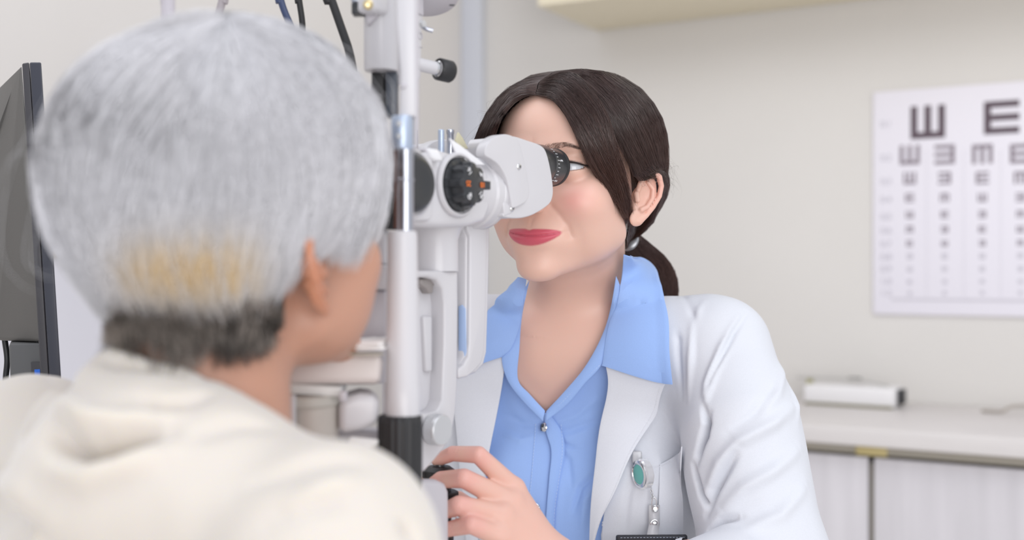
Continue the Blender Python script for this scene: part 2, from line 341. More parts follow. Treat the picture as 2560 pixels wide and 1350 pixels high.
# case lying on the worktop
def onctr(px, out, up=0): t = tw(px); return t
tr = empty('instrument_case', wp(tw(2120)+.07, zc, .13), 'white open case with a dark clasp lying on the worktop', 'case')
ta, tb = tw(2012)+.04, tw(2228)+.04
wbox('tray', ta, tb, zc+.0005, zc+.045, .06, .16, M_white, tr, .008)
wbox('base_rim', ta+.005, tb-.005, zc+.0002, zc+.006, .055, .165, mat('dark_rim', (.25, .23, .16), .6), tr, .001)
wbox('clasp', tb-.004, tb+.012, zc+.008, zc+.04, .09, .13, M_black, tr, .002)
tube('rod', [wp(ta-.03, zc+.055, .1), wp(ta+.05, zc+.058, .11), wp(ta+.13, zc+.056, .12), wp(tb-.02, zc+.046, .12)], .003, mat('grey_rod', (.5, .49, .47), .4), tr)
box('hinge', wp(ta+.105, zc+.058, .11), (.03, .012, .008), M_black, tr, ax=[WD, WN, UP])
box('hinge', wp(ta+.0, zc+.045, .10), (.014, .012, .016), mat('olive', (.4, .38, .2), .5), tr, ax=[WD, WN, UP])
w = tube('wire', [wp(tw(2450)+.02, zc+.004, .12), wp(tw(2500)+.02, zc+.006, .13), wp(tw(2530)+.02, zc+.018, .12), wp(tw(2560)+.1, zc+.02, .10)], .0035, mat('grey_wire', (.42, .38, .34), .5)); tag(w, 'thin grey wire lying on the worktop below the eye chart', 'wire')
# left low cabinet behind the monitor with a brown edge
lc = empty('low_partition', (-.62, 1.75, 0), 'white low partition with a brown top rail behind the monitor', 'partition')
zl = CAMZ-(612-675)/F*1.7
box('panel', (-.66, 1.75, (zl-.018)/2), (.62, .04, zl-.018), mat('partition_white', (.70, .69, .74), .5), lc, bev=.003)
box('top_rail', (-.66, 1.75, zl-.009), (.63, .05, .018), mat('brown_rail', (.22, .18, .10), .5), lc, bev=.002)
# monitor seen edge-on
mo = empty('monitor', P(90, 1100, 1.02), 'charcoal desktop monitor seen edge-on at the far left', 'monitor')
M_mon = mat('charcoal_plastic', (.055, .053, .06), .42, bump=(900, .08, .001)); M_monb = mat('grey_plastic_back', (.13, .125, .118), .55, bump=(700, .1, .001)); M_mond = mat('bezel', (.045, .048, .065), .35)
d1, d2 = 1.04, 1.02
# edge slab: profile seen from the side; runs away from the camera
def prism(name, quad_a, quad_b, m, parent, bev=.0015):
    k = len(quad_a); V = np.vstack([quad_a, quad_b]); Fc = [tuple(range(k))[::-1], tuple(range(k, 2*k))]+[(i, (i+1) % k, (i+1) % k+k, i+k) for i in range(k)]
    o = mesh_obj(name, V, Fc, m, parent); bevel(o, bev, 3, 30); return o
D = np.array([-.122, .30, 0])
A = [P(74, 155, d1), P(103, 155, d1), P(157, 1010, d2), P(128, 1010, d2)]; prism('bezel_edge', A, [a+D for a in A], M_mond, mo)
A = [P(55, 158, d1+.001), P(73, 155, d1+.001), P(127, 1010, d2+.001), P(106, 1010, d2+.001)]; prism('back_edge', A, [a+D for a in A], M_mon, mo)
A = [P(55, 160, d1+.003), P(28, 230, d1+.02), P(2, 300, d1+.03), P(-30, 420, d1+.05), P(-30, 780, d1+.05), P(-5, 852, d1+.03), P(108, 856, d1+.003)]; prism('back_cover', A, [a+D*.8+np.array([-.05, 0, 0]) for a in A], M_monb, mo, .004)
A = [P(22, 858, d1+.004), P(110, 858, d1+.004), P(112, 1050, d1+.004), P(30, 1050, d1+.004)]; prism('lower_cover', A, [a+D*.7 for a in A], mat('grey_panel', (.11, .112, .115), .5), mo, .003)
A = [P(77, 906, d1-.001), P(106, 906, d1-.001), P(108, 952, d1-.001), P(79, 952, d1-.001)]; pb = prism('port_plate', A, [a+D*.1 for a in A], M_mon, mo, .0006)
A = [P(86, 924, d1-.002), P(100, 923, d1-.002), P(101, 945, d1-.002), P(87, 945, d1-.002)]; o = prism('usb_port', A, [a+D*.02 for a in A], mat('usb_blue', (.02, .16, .75), .35), mo, .0003); o['label'] = 'blue usb port'
cb = tube('cable', [P(12, 850, d1+.08), P(18, 900, d1+.08), P(14, 960, d1+.08), P(20, 1060, d1+.07)], .0028, M_black, mo)
# desk the monitor stands on
# ================================================================ woman in the white coat
def rotm(yaw, pitch=0, roll=0):
    """columns = local axes in world. local: +x her left, -y forward, +z up"""
    cy, sy = math.cos(yaw), math.sin(yaw); Rz = np.array([[cy, -sy, 0], [sy, cy, 0], [0, 0, 1.]])
    cp, sp = math.cos(pitch), math.sin(pitch); Rx = np.array([[1, 0, 0], [0, cp, -sp], [0, sp, cp]])   # + pitch: chin up? see use
    cr, sr = math.cos(roll), math.sin(roll); Ry = np.array([[cr, 0, sr], [0, 1, 0], [-sr, 0, cr]]); return Rz@Rx@Ry
mm = .001
EYE = (33, -69, 11); EYR = 12.3
def ear_f(p, s):
    """p in mm, s=+1 her left"""
    q = (p*np.array([s, 1, 1], np.float32)-np.array([71, 4, -13], np.float32))/.87
    a = math.radians(-32); b = math.radians(-14)       # flare away from the skull at the back; lean back
    R = np.array([[math.cos(a), -math.sin(a), 0], [math.sin(a), math.cos(a), 0], [0, 0, 1]])  # local x outwards
    q = q@R; Rb = np.array([[1, 0, 0], [0, math.cos(b), -math.sin(b)], [0, math.sin(b), math.cos(b)]]); q = q@Rb; q = q.astype(np.float32)
    base = ell(q, (2, 6, 2), (3.6, 14.5, 27)); base = smin(base, ell(q, (3.5, 0, -25), (3.8, 8.5, 9)), 5)
    hel = chain(q, [(3, -6, 4), (7, -8, 14), (8, -5, 25), (8.5, 4, 31.5), (8.5, 14, 29), (8, 20, 20), (7.5, 21, 8), (6.5, 17, -6), (5.5, 11, -18), (5, 4, -27)], [2.6, 2.9, 3.2, 3.3, 3.3, 3.1, 2.9, 2.8, 3, 3.5])
    ant = chain(q, [(6.5, 2, 19), (8, 10, 13), (8, 12, 2), (7.5, 8, -9), (7, 2, -14)], [1.8, 2.4, 2.6, 2.6, 3])
    trg = chain(q, [(6, -9, 2), (7.5, -6.5, -5)], [3, 3.2])
    f = smin(base, hel, 3); f = smax(f, -ell(q, (8, 1, -2), (6.5, 7, 11)), 3); f = smin(f, ant, 2.5); f = smin(f, trg, 3)
    f = smin(f, ell(q, (-3, 0, -2), (6, 9, 16)), 5)
    return f*.87
def head_f(pm, female=True, ears=(1, -1), smile=1.0):
    p = (pm*1000).astype(np.float32)
    f = ell(p, (0, 4, 42), (73, 89, 73)); f = smin(f, ell(p, (0, -34, 42), (63, 53, 48)), 14)
    f = smin(f, ell(p, (0, 38, 12), (60, 55, 50)), 20)                      # occiput
    f = smin(f, ell(p, (0, -33, -28), (56, 50, 58)), 16)
    px = p.copy(); px[:, 0] = np.abs(px[:, 0])
    f = smin(f, cone(px, (49, -8, -50), (11, -68, -83), 11, 12.5), 24)      # jaw
    f = smin(f, ell(p, (0, -76, -85), (17, 13.5, 14)), 10)                  # chin
    f = smin(f, ell(px, (40, -60, -22), (24, 21+3*smile, 22)), 14)          # cheek
    f = smin(f, cone(px, (46, -56, -8), (58, -34, -4), 7, 4), 20)           # zygoma
    f = smin(f, ell(px, (42, -38, -42), (20, 30, 30)), 18)
    f = smin(f, ell(p, (0, -68, -56), (33, 24, 22)), 14)                    # muzzle
    f = smin(f, cone(px, (8, -84, 28), (36, -77, 33), 4, 4), 14)            # brow
    f = smax(f, -sph(px, (32, -101, 11), 19.5), 10)                          # sockets
    f = smin(f, cone(p, (0, -84, 18), (0, -104, -20), 5, 6.5), 14)
    f = smin(f, sph(p, (0, -105.5, -23), 8), 9); f = smin(f, ell(px, (11, -95, -27), (5.5, 8, 6)), 8)
    f = smax(f, -ell(px, (6, -101, -33.5), (3.4, 5.5, 4)), 2)
    e = np.array(EYE, np.float32); lid = sph(px, e, 14.3); f = smin(f, lid, 4.5)
    q = px-e; xx = q[:, 0]/14.5; up = 5.0*np.sqrt(np.clip(1-xx**2, 0, 1))*(1-.15*xx); lo = -3.2*np.sqrt(np.clip(1-xx**2, 0, 1)); mid = .9*xx
    al = np.maximum(np.maximum(q[:, 2]-mid-up, mid+lo-q[:, 2]), np.abs(q[:, 0])-14.5)*.85
    cut = np.maximum(np.maximum(al, 12.0-np.sqrt((q*q).sum(1))), q[:, 1]); f = smax(f, -cut, .8)
    if ears:
        for s in ears: f = smin(f, ear_f(p, s), 4.5)
    return f/1000
def face_disp(L):
    """L local metres -> displacement vector field (local), lip mask, blush mask"""
    p = L*1000; x, y, z = p[:, 0], p[:, 1], p[:, 2]; fr = np.clip((-60-y)/12, 0, 1); u = x/31.; au = np.abs(u)
    z0 = -55.0+4.4*u*u; ins = np.clip(1-au**2.4, 0, 1)
    hu = 7.0*ins**.75*(1-.16*np.exp(-(x/3.2)**2))+.05; hl = 9.6*np.clip(1-au**2.2, 0, 1)**.8+.05
    tu = (z-z0)/hu; tl = (z0-z)/hl; pu = np.where((tu > 0) & (tu < 1), np.clip(tu, 0, 1)**.6*(1-np.clip(tu, 0, 1))**1.0*2.2, 0); plw = np.where((tl > 0) & (tl < 1), np.clip(tl, 0, 1)**.6*(1-np.clip(tl, 0, 1))**1.0*2.2, 0)
    d = (pu*2.4*ins**.9+plw*3.6*ins**.9)*fr
    d -= .9*np.exp(-((z-z0)/1.3)**2)*fr*np.clip((1.12-au)/.15, 0, 1)
    d -= 1.6*np.exp(-((z-z0+14)/3.5)**2)*np.exp(-(x/16)**2)*fr              # under the lower lip
    d -= .7*np.exp(-(x/2.6)**2)*np.clip((z-z0-6)/4, 0, 1)*np.clip((-36-z)/4, 0, 1)*fr
    ax = np.abs(x); d -= 1.0*np.exp(-((ax-35)/3.4)**2-((z+50)/6)**2)*fr      # mouth corner dimple
    nl = np.stack([ax, z], 1)*1.; a = np.array([[18., -26], [27, -34], [34, -44], [36, -54]]); bd = np.full(len(x), 99.)
    for i in range(3):
        dd = a[i+1]-a[i]; t = np.clip(((nl-a[i])@dd)/(dd@dd), 0, 1); bd = np.minimum(bd, np.linalg.norm(nl-a[i]-t[:, None]*dd, axis=1))
    d -= 1.1*np.exp(-(bd/3.0)**2)*np.clip((-55-y)/10, 0, 1)
    lid = np.exp(-((np.sqrt((ax-33)**2*.42+(z-7)**2)-10.6)/.8)**2)*(z > 12)*np.clip((-66-y)/5, 0, 1); d -= .9*lid   # lid crease
    dz = z-z0; sx = np.clip((30.5-ax)/2.2, 0, 1); lm = np.where(dz > 0, np.clip((hu-dz)/1.5+.35, 0, 1), np.clip((hl+dz)/1.5+.35, 0, 1))*sx*fr
    bl = np.exp(-((ax-42)/17)**2-((z+20)/15)**2)*np.clip((-30-y)/20, 0, 1)
    D = np.zeros_like(L); D[:, 1] = -d*mm; D[:, 0] = .35*np.sign(x)*d*mm*np.clip(ax/30, 0, 1); return D, lm, bl
# --- placement
WH = P(1438, 462, 1.172); WR = rotm(math.radians(-31), math.radians(0), math.radians(2)).astype(np.float32)
def w_loc(p): return (p-WH.astype(np.float32))@WR
def w_wld(l): return np.asarray(l)@WR.T+WH
NK1 = P(1440, 770, 1.235); 
TY = rotm(math.radians(-14)); TC = np.array([.082, 1.30, .94])     # torso centre
def t_loc(p): return (p-TC.astype(np.float32))@TY.astype(np.float32)
def t_w(l): return TY@np.asarray(l, float)+TC
SHL = P(1798, 868, 1.20); SHR = SHL-TY[:, 0]*.305+np.array([0, 0, -.003])
ELL = P(1912, 1410, 1.10); WRL = P(1560, 1440, .98)
WRR = P(1360, 1402, .985); FA = P(1535, 1462, 1.0); ELR = P(1330, 1560, 1.27)
def torso_f(p):
    q = t_loc(p); f = ell(q, (0, .01, -.09), (.150, .098, .215)); f = smin(f, cone(p, t_w((-.05, -.022, .055)), t_w((.05, -.022, .055)), .058, .058), .05)
    f = smin(f, cone(p, SHL-TY[:, 0]*.01, SHR+TY[:, 0]*.01, .046, .046), .06)
    f = smin(f, cone(p, t_w((-.05, .025, .088)), t_w((.05, .025, .088)), .046, .046), .045)
    for s in (-1, 1): f = smin(f, ell(q, (s*.068, -.075, -.045), (.062, .052, .062)), .035)
    f = smin(f, cone(p, SHL, ELL, .043, .036), .03); f = smin(f, cone(p, SHR, ELR, .043, .036), .03)
    f = smin(f, cone(p, ELL, FA, .032, .0265), .02)
    f = smin(f, cone(p, ELR, P(1180, 1620, 1.10), .036, .027), .02)
    return f
def neck_f(p):
    l = w_loc(p); a = w_wld((-.003, .012, -.05)); b = t_w((-.012, .028, .15))
    f = cone(p, a, b, .0505, .053)
    return f
HAND = [ # finger chains (px, py, depth, radius mm)
    [(1094, 1150, .985, 5.6), (1132, 1134, .975, 6.6), (1196, 1137, .962, 7.4), (1284, 1222, .985, 9.5)],
    [(1068, 1206, .985, 6.2), (1102, 1199, .972, 7.2), (1160, 1196, .952, 8.2), (1276, 1256, .972, 10)],
    [(1098, 1285, .978, 6), (1120, 1274, .958, 7.0), (1148, 1263, .942, 8.0), (1254, 1288, .958, 9.5)],
    [(1104, 1330, .970, 5.5), (1128, 1322, .950, 6.4), (1178, 1312, .936, 7.4), (1250, 1340, .950, 9)]]
def hand_f(p):
    fs = []
    for ch in HAND:
        pts = [P(*c[:3]) for c in ch]; fs.append(chain(p, pts, [c[3]*mm for c in ch]))
    W0 = WRR
    pal = None
    for ch in HAND:
        c = ch[-1]; g = cone(p, P(*c[:3]), W0+(P(*c[:3])-P(1268, 1280, .965))*.42, c[3]*mm*.98, .0138); pal = g if pal is None else smin(pal, g, .016)
    f = pal
    for g in fs: f = smin(f, g, .0045)
    th = chain(p, [W0+np.array([0, .01, -.004]), P(1285, 1350, 1.015), P(1200, 1290, 1.01), P(1145, 1250, 1.0)], [.015, .0125, .0095, .008]); f = smin(f, th, .008)
    f = smin(f, chain(p, [W0, FA, ELL], [.021, .0262, .030]), .014)
    return f
def body_f(p):
    p = p.astype(np.float32); h = np.full(len(p), 9., np.float32)
    l = w_loc(p); m = (np.abs(l[:, 0]) < .12) & (l[:, 2] > -.16) & (np.abs(l[:, 1]) < .16)
    h = sph(l, (0, 0, 0), .13).astype(np.float32)+.02
    if m.any(): h[m] = head_f(l[m])
    n = neck_f(p); t = torso_f(p)
    f = smin(h, n, .022); f = smin(f, t, .045)
    # collar bones and neck muscles
    a = t_w((.0, -.055, .125)); 
    k = WRR; m = (p[:, 0] > -.12) & (p[:, 0] < .30) & (p[:, 2] < 1.03) & (p[:, 2] > .78) & (p[:, 1] < 1.12)
    if m.any(): f = f.copy(); f[m] = smin(f[m], hand_f(p[m]), .01)
    return f
woman = empty('person', (TC[0], TC[1]+.02, .62), 'woman in a white coat and light blue shirt looking into the microscope eyepiece', 'person')
M_skin = mat('skin', (.8, .5, .4), .42, sss=.22, vcol=True, scale=.005, rad=(1, .35, .2), bump=(1400, .12, .0006))
xs = axis_pts([(-.25, -.08, .004), (-.08, .18, .0019), (.18, .36, .004)])
ys = axis_pts([(.90, 1.32, .0019), (1.32, 1.46, .004)])
zs = axis_pts([(.70, .88, .003), (.88, .99, .0019), (.99, 1.10, .003), (1.10, 1.36, .0019)])
V, Q = mesh_sdf(body_f, xs, ys, zs, sub=1, newton=2)
L = w_loc(V); D, lm, bl = face_disp(L); hm = (L[:, 2] > -.115) & (L[:, 1] < -.02) & (np.abs(L[:, 0]) < .07)
V = V+np.where(hm[:, None], D@WR.T, 0).astype(np.float32); lm = lm*hm; bl = bl*hm
skin = np.array([.765, .49, .395]); col = np.tile(skin, (len(V), 1))
col = col*(1-bl[:, None]*.6)+np.array([.84, .38, .34])*bl[:, None]*.6
lk = np.array([.60, .085, .135]); col = col*(1-lm[:, None]*.95)+lk*lm[:, None]*.95
# knuckles and tendons on the back of the hand
Nh = grad(body_f, V); d = np.zeros(len(V)); toc_ = np.clip(-(Nh*nrm(P(1280, 1260, .97)-np.array([0, 0, CAMZ]))).sum(1)*1.4, 0, 1)
for chn in HAND:
    m3 = P(*chn[3][:3]); w3 = WRR+(m3-P(1268, 1280, .965))*.3; bd, t = seg_dist(V, [m3, w3]); d += .0009*np.exp(-(bd/.011)**2)*np.exp(-((bd*0+t-.35)/.35)**2)
    e_ = np.linalg.norm(V-m3, axis=1); d += .0012*np.exp(-(e_/.0125)**4)
    for q_ in (chn[2], chn[1]):
        ax_ = nrm(P(*chn[3][:3])-P(*chn[1][:3])); s_ = (V-P(*q_[:3]))@ax_; e_ = np.linalg.norm(V-P(*q_[:3]), axis=1); d -= .00028*np.clip(np.cos(s_/.0022*2*math.pi), 0, 1)*np.exp(-(s_/.0045)**2)*(e_ < .014)
V = (V+Nh*(d*toc_)[:, None]).astype(np.float32)
# redder knuckles, ears and fingertips
hd = np.full(len(V), 9.)
for chn in HAND:
    for c in (chn[2], chn[1]): hd = np.minimum(hd, np.linalg.norm(V-P(*c[:3]), axis=1)-.006)
hdm = np.clip(1-(V[:, 2]-.98)/.03, 0, 1)*(V[:, 1] < 1.06)*(V[:, 0] < .08)*.3; col = col*(1-hdm[:, None])+np.array([.80, .44, .38])*hdm[:, None]
kr = np.exp(-(np.clip(hd, 0, 1)/.008)**2)*.55; col = col*(1-kr[:, None])+np.array([.80, .40, .36])*kr[:, None]
er = np.clip((np.abs(L[:, 0])-.072)/.012, 0, 1)*.3*(L[:, 2] > -.06)*(L[:, 2] < .05); col = col*(1-er[:, None])+np.array([.85, .40, .33])*er[:, None]
# eyeliner along the lid edge
ax = np.abs(L[:, 0]*1000)-33; zz = L[:, 2]*1000-11; up = 5.0*np.sqrt(np.clip(1-(ax/14.5)**2, 0, 1))*(1-.15*ax/14.5)+.9*ax/14.5
ln = np.exp(-((zz-up-.8)/1.2)**2)*(np.abs(ax) < 15.5)*(L[:, 1] < -.05); wing = np.exp(-((zz-1.3-.25*(ax-13))/.8)**2)*(ax > 11)*(ax < 20)*(L[:, 1] < -.04)
ln = np.clip(np.maximum(ln, wing), 0, 1)[:, None]*.95; col = col*(1-ln)+np.array([.03, .018, .018])*ln
woman_body = mesh_obj('body', V, Q.astype(np.int32), M_skin, woman, vcol=col)
WTREE_f = body_f
# eyes
M_eyew = mat('eye_white', (.66, .68, .72), .12, coat=.6)
for s in (-1, 1):
    c = w_wld(np.array([s*33, -69, 11])*mm); look = nrm(WR@np.array([-.22, -1, .02]))
    e = lathe('eyeball', c-look*.0123, look, [(t, max(1e-5, math.sqrt(max(0, .0123**2-(t-.0123)**2)))) for t in np.linspace(0, .0246, 24)], M_eyew, woman, 32)
    pr = [(t, math.sqrt(max(0, .01235**2-(t-.0123)**2))) for t in (.0123+np.linspace(.0107, .01235, 8))]
    i = lathe('iris', c-look*.0123, look, [(t+.0001, max(1e-5, r)) for t, r in pr], mat('iris_grey_blue', (.16, .24, .30), .15), e, 32)
    pr = [(t, math.sqrt(max(0, .0125**2-(t-.0123)**2))) for t in (.0123+np.linspace(.0123, .0125, 5))]
    lathe('pupil', c-look*.0123, look, [(t+.0001, max(1e-5, r)) for t, r in pr], M_black, i, 24)
# ---------------------------------------------------------------- strands
def strands(guides, n, m=14, clump=10, thick=.004, spread=.5, tip=(.9, 1.0), root=(0., .04), rad=.00016, lift=None, wav=.0006, tipspread=.3, seed=1, center=None, ubias=None, lump=0):
    """guides: list of (k,3) world curves, same direction root->tip"""
    rng = np.random.default_rng(seed); G = np.array([cat_rom(g, 24) for g in guides])          # (g,24,3)
    ng = len(G); nu = 40; GU = np.stack([cat_rom(G[:, j], nu) for j in range(24)], 1) if ng > 2 else np.stack([G[0]+(G[1]-G[0])*u for u in np.linspace(0, 1, nu)])
    ctr = np.asarray(center) if center is not None else GU.reshape(-1, 3).mean(0)
    nc = max(1, n//clump); uc = rng.random(nc)
    if ubias is not None: uc = uc**ubias
    cl = rng.integers(0, nc, n); u = uc[cl][:, None]; du = (rng.random(n)-.5)[:, None]*spread*2.2/math.sqrt(nc)*2
    v0 = rng.uniform(*root, n)[:, None]; tc = rng.uniform(*tip, nc)[cl][:, None]; v1 = np.clip(tc+rng.normal(0, .02, n)[:, None], .05, 1); t = np.linspace(0, 1, m)[None]; v = v0+(v1-v0)*t
    uu = np.clip(u+du*(1-(1-tipspread)*t), 0, 1)*(nu-1.001); vv = np.clip(v, 0, 1)*(23-.001); i = uu.astype(int); j = vv.astype(int); a = (uu-i)[..., None]; b = (vv-j)[..., None]
    Pp = (GU[i, j]*(1-a)+GU[i+1, j]*a)*(1-b)+(GU[i, j+1]*(1-a)+GU[i+1, j+1]*a)*b
    N = Pp-ctr; N /= np.linalg.norm(N, axis=-1, keepdims=True); lf = rng.random(n)[:, None]**.7*thick; cl_l = (rng.random(nc)[cl][:, None]*lump)
    prof = np.clip(t*6, 0, 1) if lift is None else np.interp(t, *lift)
    Pp = Pp+N*((lf+cl_l)*prof)[..., None]
    ph = rng.random((nc, 3))*6.28; w = np.sin(t[..., None]*(5+3*rng.random(nc)[cl][:, None, None])+ph[cl][:, None])*wav*3*t[..., None]+rng.normal(0, 1, (n, 1, 3))*wav*t[..., None]**1.5
    Pp = Pp+w; r = rad*rng.uniform(.7, 1.3, n)[:, None]*np.clip((1.02-t)*8, .35, 1)
    return Pp, r, cl/nc
def strand_mesh(sets, ns=3):
    Vs, Fs, Is, off = [], [], [], 0
    for Pp, r, cid in sets:
        n, m, _ = Pp.shape; T = np.gradient(Pp, axis=1); T /= np.linalg.norm(T, axis=-1, keepdims=True)+1e-12
        A = np.cross(T, np.array([.31, .17, .93])); A /= np.linalg.norm(A, axis=-1, keepdims=True)+1e-12; B = np.cross(T, A); th = np.arange(ns)*2*math.pi/ns
        V = Pp[:, :, None]+(np.cos(th)[:, None]*A[:, :, None]+np.sin(th)[:, None]*B[:, :, None])*r[..., None, None]
        q = np.arange(n*m*ns).reshape(n, m, ns); q2 = np.roll(q, -1, 2); Fs.append(np.stack([q[:, :-1], q2[:, :-1], q2[:, 1:], q[:, 1:]], -1).reshape(-1, 4)+off)
        Vs.append(V.reshape(-1, 3)); off += n*m*ns
        Is.append(np.stack([np.repeat(cid, m*ns), np.tile(np.repeat(np.linspace(0, 1, m), ns), n)], 1))
    return np.concatenate(Vs), np.concatenate(Fs).astype(np.int32), np.concatenate(Is)
def hair_mat(name, rough=.35, spec=.5, **k):
    return mat(name, (.1, .1, .1), rough, vcol=True, spec=spec, **k)
# ---------------------------------------------------------------- the woman's hair
def whull(p):
    l = (w_loc(p.astype(np.float32))*1000); f = ell(l, (0, 4, 42), (79, 94, 76)); f = smin(f, ell(l, (0, -32, 42), (64, 55, 50)), 14); f = smin(f, ell(l, (0, 38, 10), (66, 60, 54)), 20)
    f = smin(f, ell(l, (0, 0, 0), (74, 60, 50)), 14); return f/1000
def W3(*l): return w_wld(np.array(l, float)*mm)
def gd(*pts):
    """('p',px,py,off mm) on the hull; ('d',px,py,depth); ('l',x,y,z) head local mm"""
    out = []
    for q in pts:
        if len(q) == 3: q = ('p',)+tuple(q)
        if q[0] == 'p': out.append(trace(whull, [(q[1], q[2])], off=q[3]*mm)[0][0])
        elif q[0] == 'd': out.append(P(*q[1:]))
        else: out.append(W3(*q[1:]))
    return out
PT = ('l', 12, 100, -52); HC = W3(0, 0, 20)
def cap_f(p):
    l = w_loc(p.astype(np.float32)); q = l*1000; f = whull(p)+.0025
    f = smax(f, -ell(q, (0, -100, 8), (67, 77, 83))/1000, .003)
    f = smax(f, ((15-(q[:, 1]+12)*.85)-q[:, 2])/1000*.76, .003)
    return f
V, Q = mesh_sdf(cap_f, axis_pts([(WH[0]-.13, WH[0]+.15, .004)]), axis_pts([(WH[1]-.13, WH[1]+.15, .004)]), axis_pts([(WH[2]-.10, WH[2]+.14, .004)]), sub=0, newton=2)
M_hair = hair_mat('dark_brown_hair', .27, .7); c0 = np.tile([.018, .010, .009], (len(V), 1))
hair = mesh_obj('hair', V, Q.astype(np.int32), M_hair, woman, vcol=c0)
bang = [gd((1338, 238, 1), (1389, 257, 2), (1433, 322, 3), (1473, 402, 4), (1520, 478, 5), (1553, 530, 5)),
        gd((1343, 222, 1), (1402, 238, 3), (1455, 300, 4), (1497, 385, 6), (1538, 465, 6), (1562, 545, 5)),
        gd((1350, 203, 1), (1420, 208, 3), (1485, 275, 5), (1523, 365, 6), (1552, 450, 6), (1567, 562, 5)),
        gd((1372, 188, 1), (1444, 200, 3), (1503, 280, 5), (1533, 370, 6), (1556, 450, 6), (1572, 545, 5))]
side = [gd((1345, 215, 0), (1440, 215, 2), (1508, 290, 3), (1556, 380, 2), (1590, 446, 2), (1620, 438, 3), ('l', 74, 42, 2), ('l', 45, 84, -34), PT),
        gd((1352, 200, 0), (1460, 198, 3), (1545, 290, 4), (1585, 375, 4), (1610, 425, 4), (1634, 425, 4), ('l', 74, 48, 6), ('l', 42, 90, -30), PT),
        gd((1375, 185, 0), (1490, 198, 3), (1572, 285, 4), (1610, 365, 3), (1630, 420, 3), ('l', 75, 45, 12), ('l', 62, 75, -8), ('l', 35, 97, -34), PT),
        gd((1400, 177, 0), (1500, 186, 3), (1590, 262, 2), (1628, 340, 1), (1641, 420, 0), ('l', 72, 60, 8), ('l', 56, 88, -8), ('l', 30, 104, -34), PT),
        gd(('l', 8, 5, 119), ('l', 42, 36, 104), ('l', 64, 56, 72), ('l', 68, 66, 34), ('l', 52, 90, -4), ('l', 28, 108, -32), PT),
        gd(('l', 4, 30, 116), ('l', 28, 65, 96), ('l', 44, 86, 62), ('l', 44, 98, 26), ('l', 32, 108, -6), ('l', 20, 110, -34), PT),
        gd(('l', 2, 45, 112), ('l', 6, 80, 88), ('l', 8, 100, 56), ('l', 8, 106, 20), ('l', 8, 110, -8), ('l', 10, 110, -34), PT)]
left = [gd((1338, 238, 1), (1318, 241, 2), (1285, 262, 4), ('d', 1253, 303, 1.105), ('d', 1236, 350, 1.115), ('d', 1225, 400, 1.13), ('l', -79, -8, -2), ('l', -74, 30, -8), ('l', -40, 80, -42), PT),
        gd((1342, 222, 1), (1312, 226, 4), ('d', 1274, 254, 1.12), ('d', 1242, 302, 1.13), ('d', 1222, 350, 1.14), ('d', 1216, 410, 1.155), ('l', -82, -10, -10), ('l', -72, 40, -8), ('l', -36, 84, -42), PT),
        gd((1348, 205, 1), ('d', 1318, 219, 1.13), ('d', 1276, 243, 1.145), ('d', 1238, 290, 1.155), ('d', 1213, 345, 1.165), ('d', 1206, 410, 1.17), ('l', -80, 20, -10), ('l', -64, 56, -10), ('l', -30, 90, -40), PT),
        gd((1372, 188, 0), ('d', 1326, 206, 1.16), ('d', 1281, 230, 1.17), ('d', 1240, 280, 1.18), ('d', 1210, 345, 1.185), ('d', 1202, 410, 1.19), ('l', -78, 34, -6), ('l', -56, 70, -14), ('l', -26, 94, -40), PT),
        gd((1395, 178, 0), ('d', 1345, 193, 1.20), ('l', -46, 14, 108), ('l', -70, 22, 78), ('l', -79, 28, 44), ('l', -77, 36, 16), ('l', -64, 62, -6), ('l', -22, 98, -38), PT),
        gd(('l', 8, 5, 119), ('l', -30, 35, 111), ('l', -62, 50, 76), ('l', -74, 56, 40), ('l', -62, 78, 6), ('l', -42, 92, -16), ('l', -16, 104, -38), PT),
        gd(('l', 2, 45, 112), ('l', -12, 76, 90), ('l', -30, 92, 60), ('l', -38, 98, 26), ('l', -30, 106, -6), ('l', -10, 110, -34), PT)]
PTW = W3(*PT[1:])
def dtail(o): return [PTW+np.array(o)*.4, P(1578, 612, 1.27)+np.array(o)*.8, P(1612, 652, 1.285)+np.array(o), P(1645, 695, 1.30)+np.array(o)*1.0, P(1662, 760, 1.33)+np.array(o)*.7, P(1660, 830, 1.36)+np.array(o)*.2]
ptg = [dtail((math.cos(a)*.017, -math.sin(a)*.010, math.sin(a)*.012+math.cos(a)*.004)) for a in np.linspace(0, 2*math.pi, 7)]
ny = [gd(('l', 58, 22, -20), ('l', 50, 40, -34), ('l', 35, 66, -48), PT), gd(('l', 52, 24, -38), ('l', 44, 42, -48), ('l', 30, 66, -56), PT), gd(('l', 44, 34, -54), ('l', 34, 56, -60), ('l', 20, 80, -62), PT)]
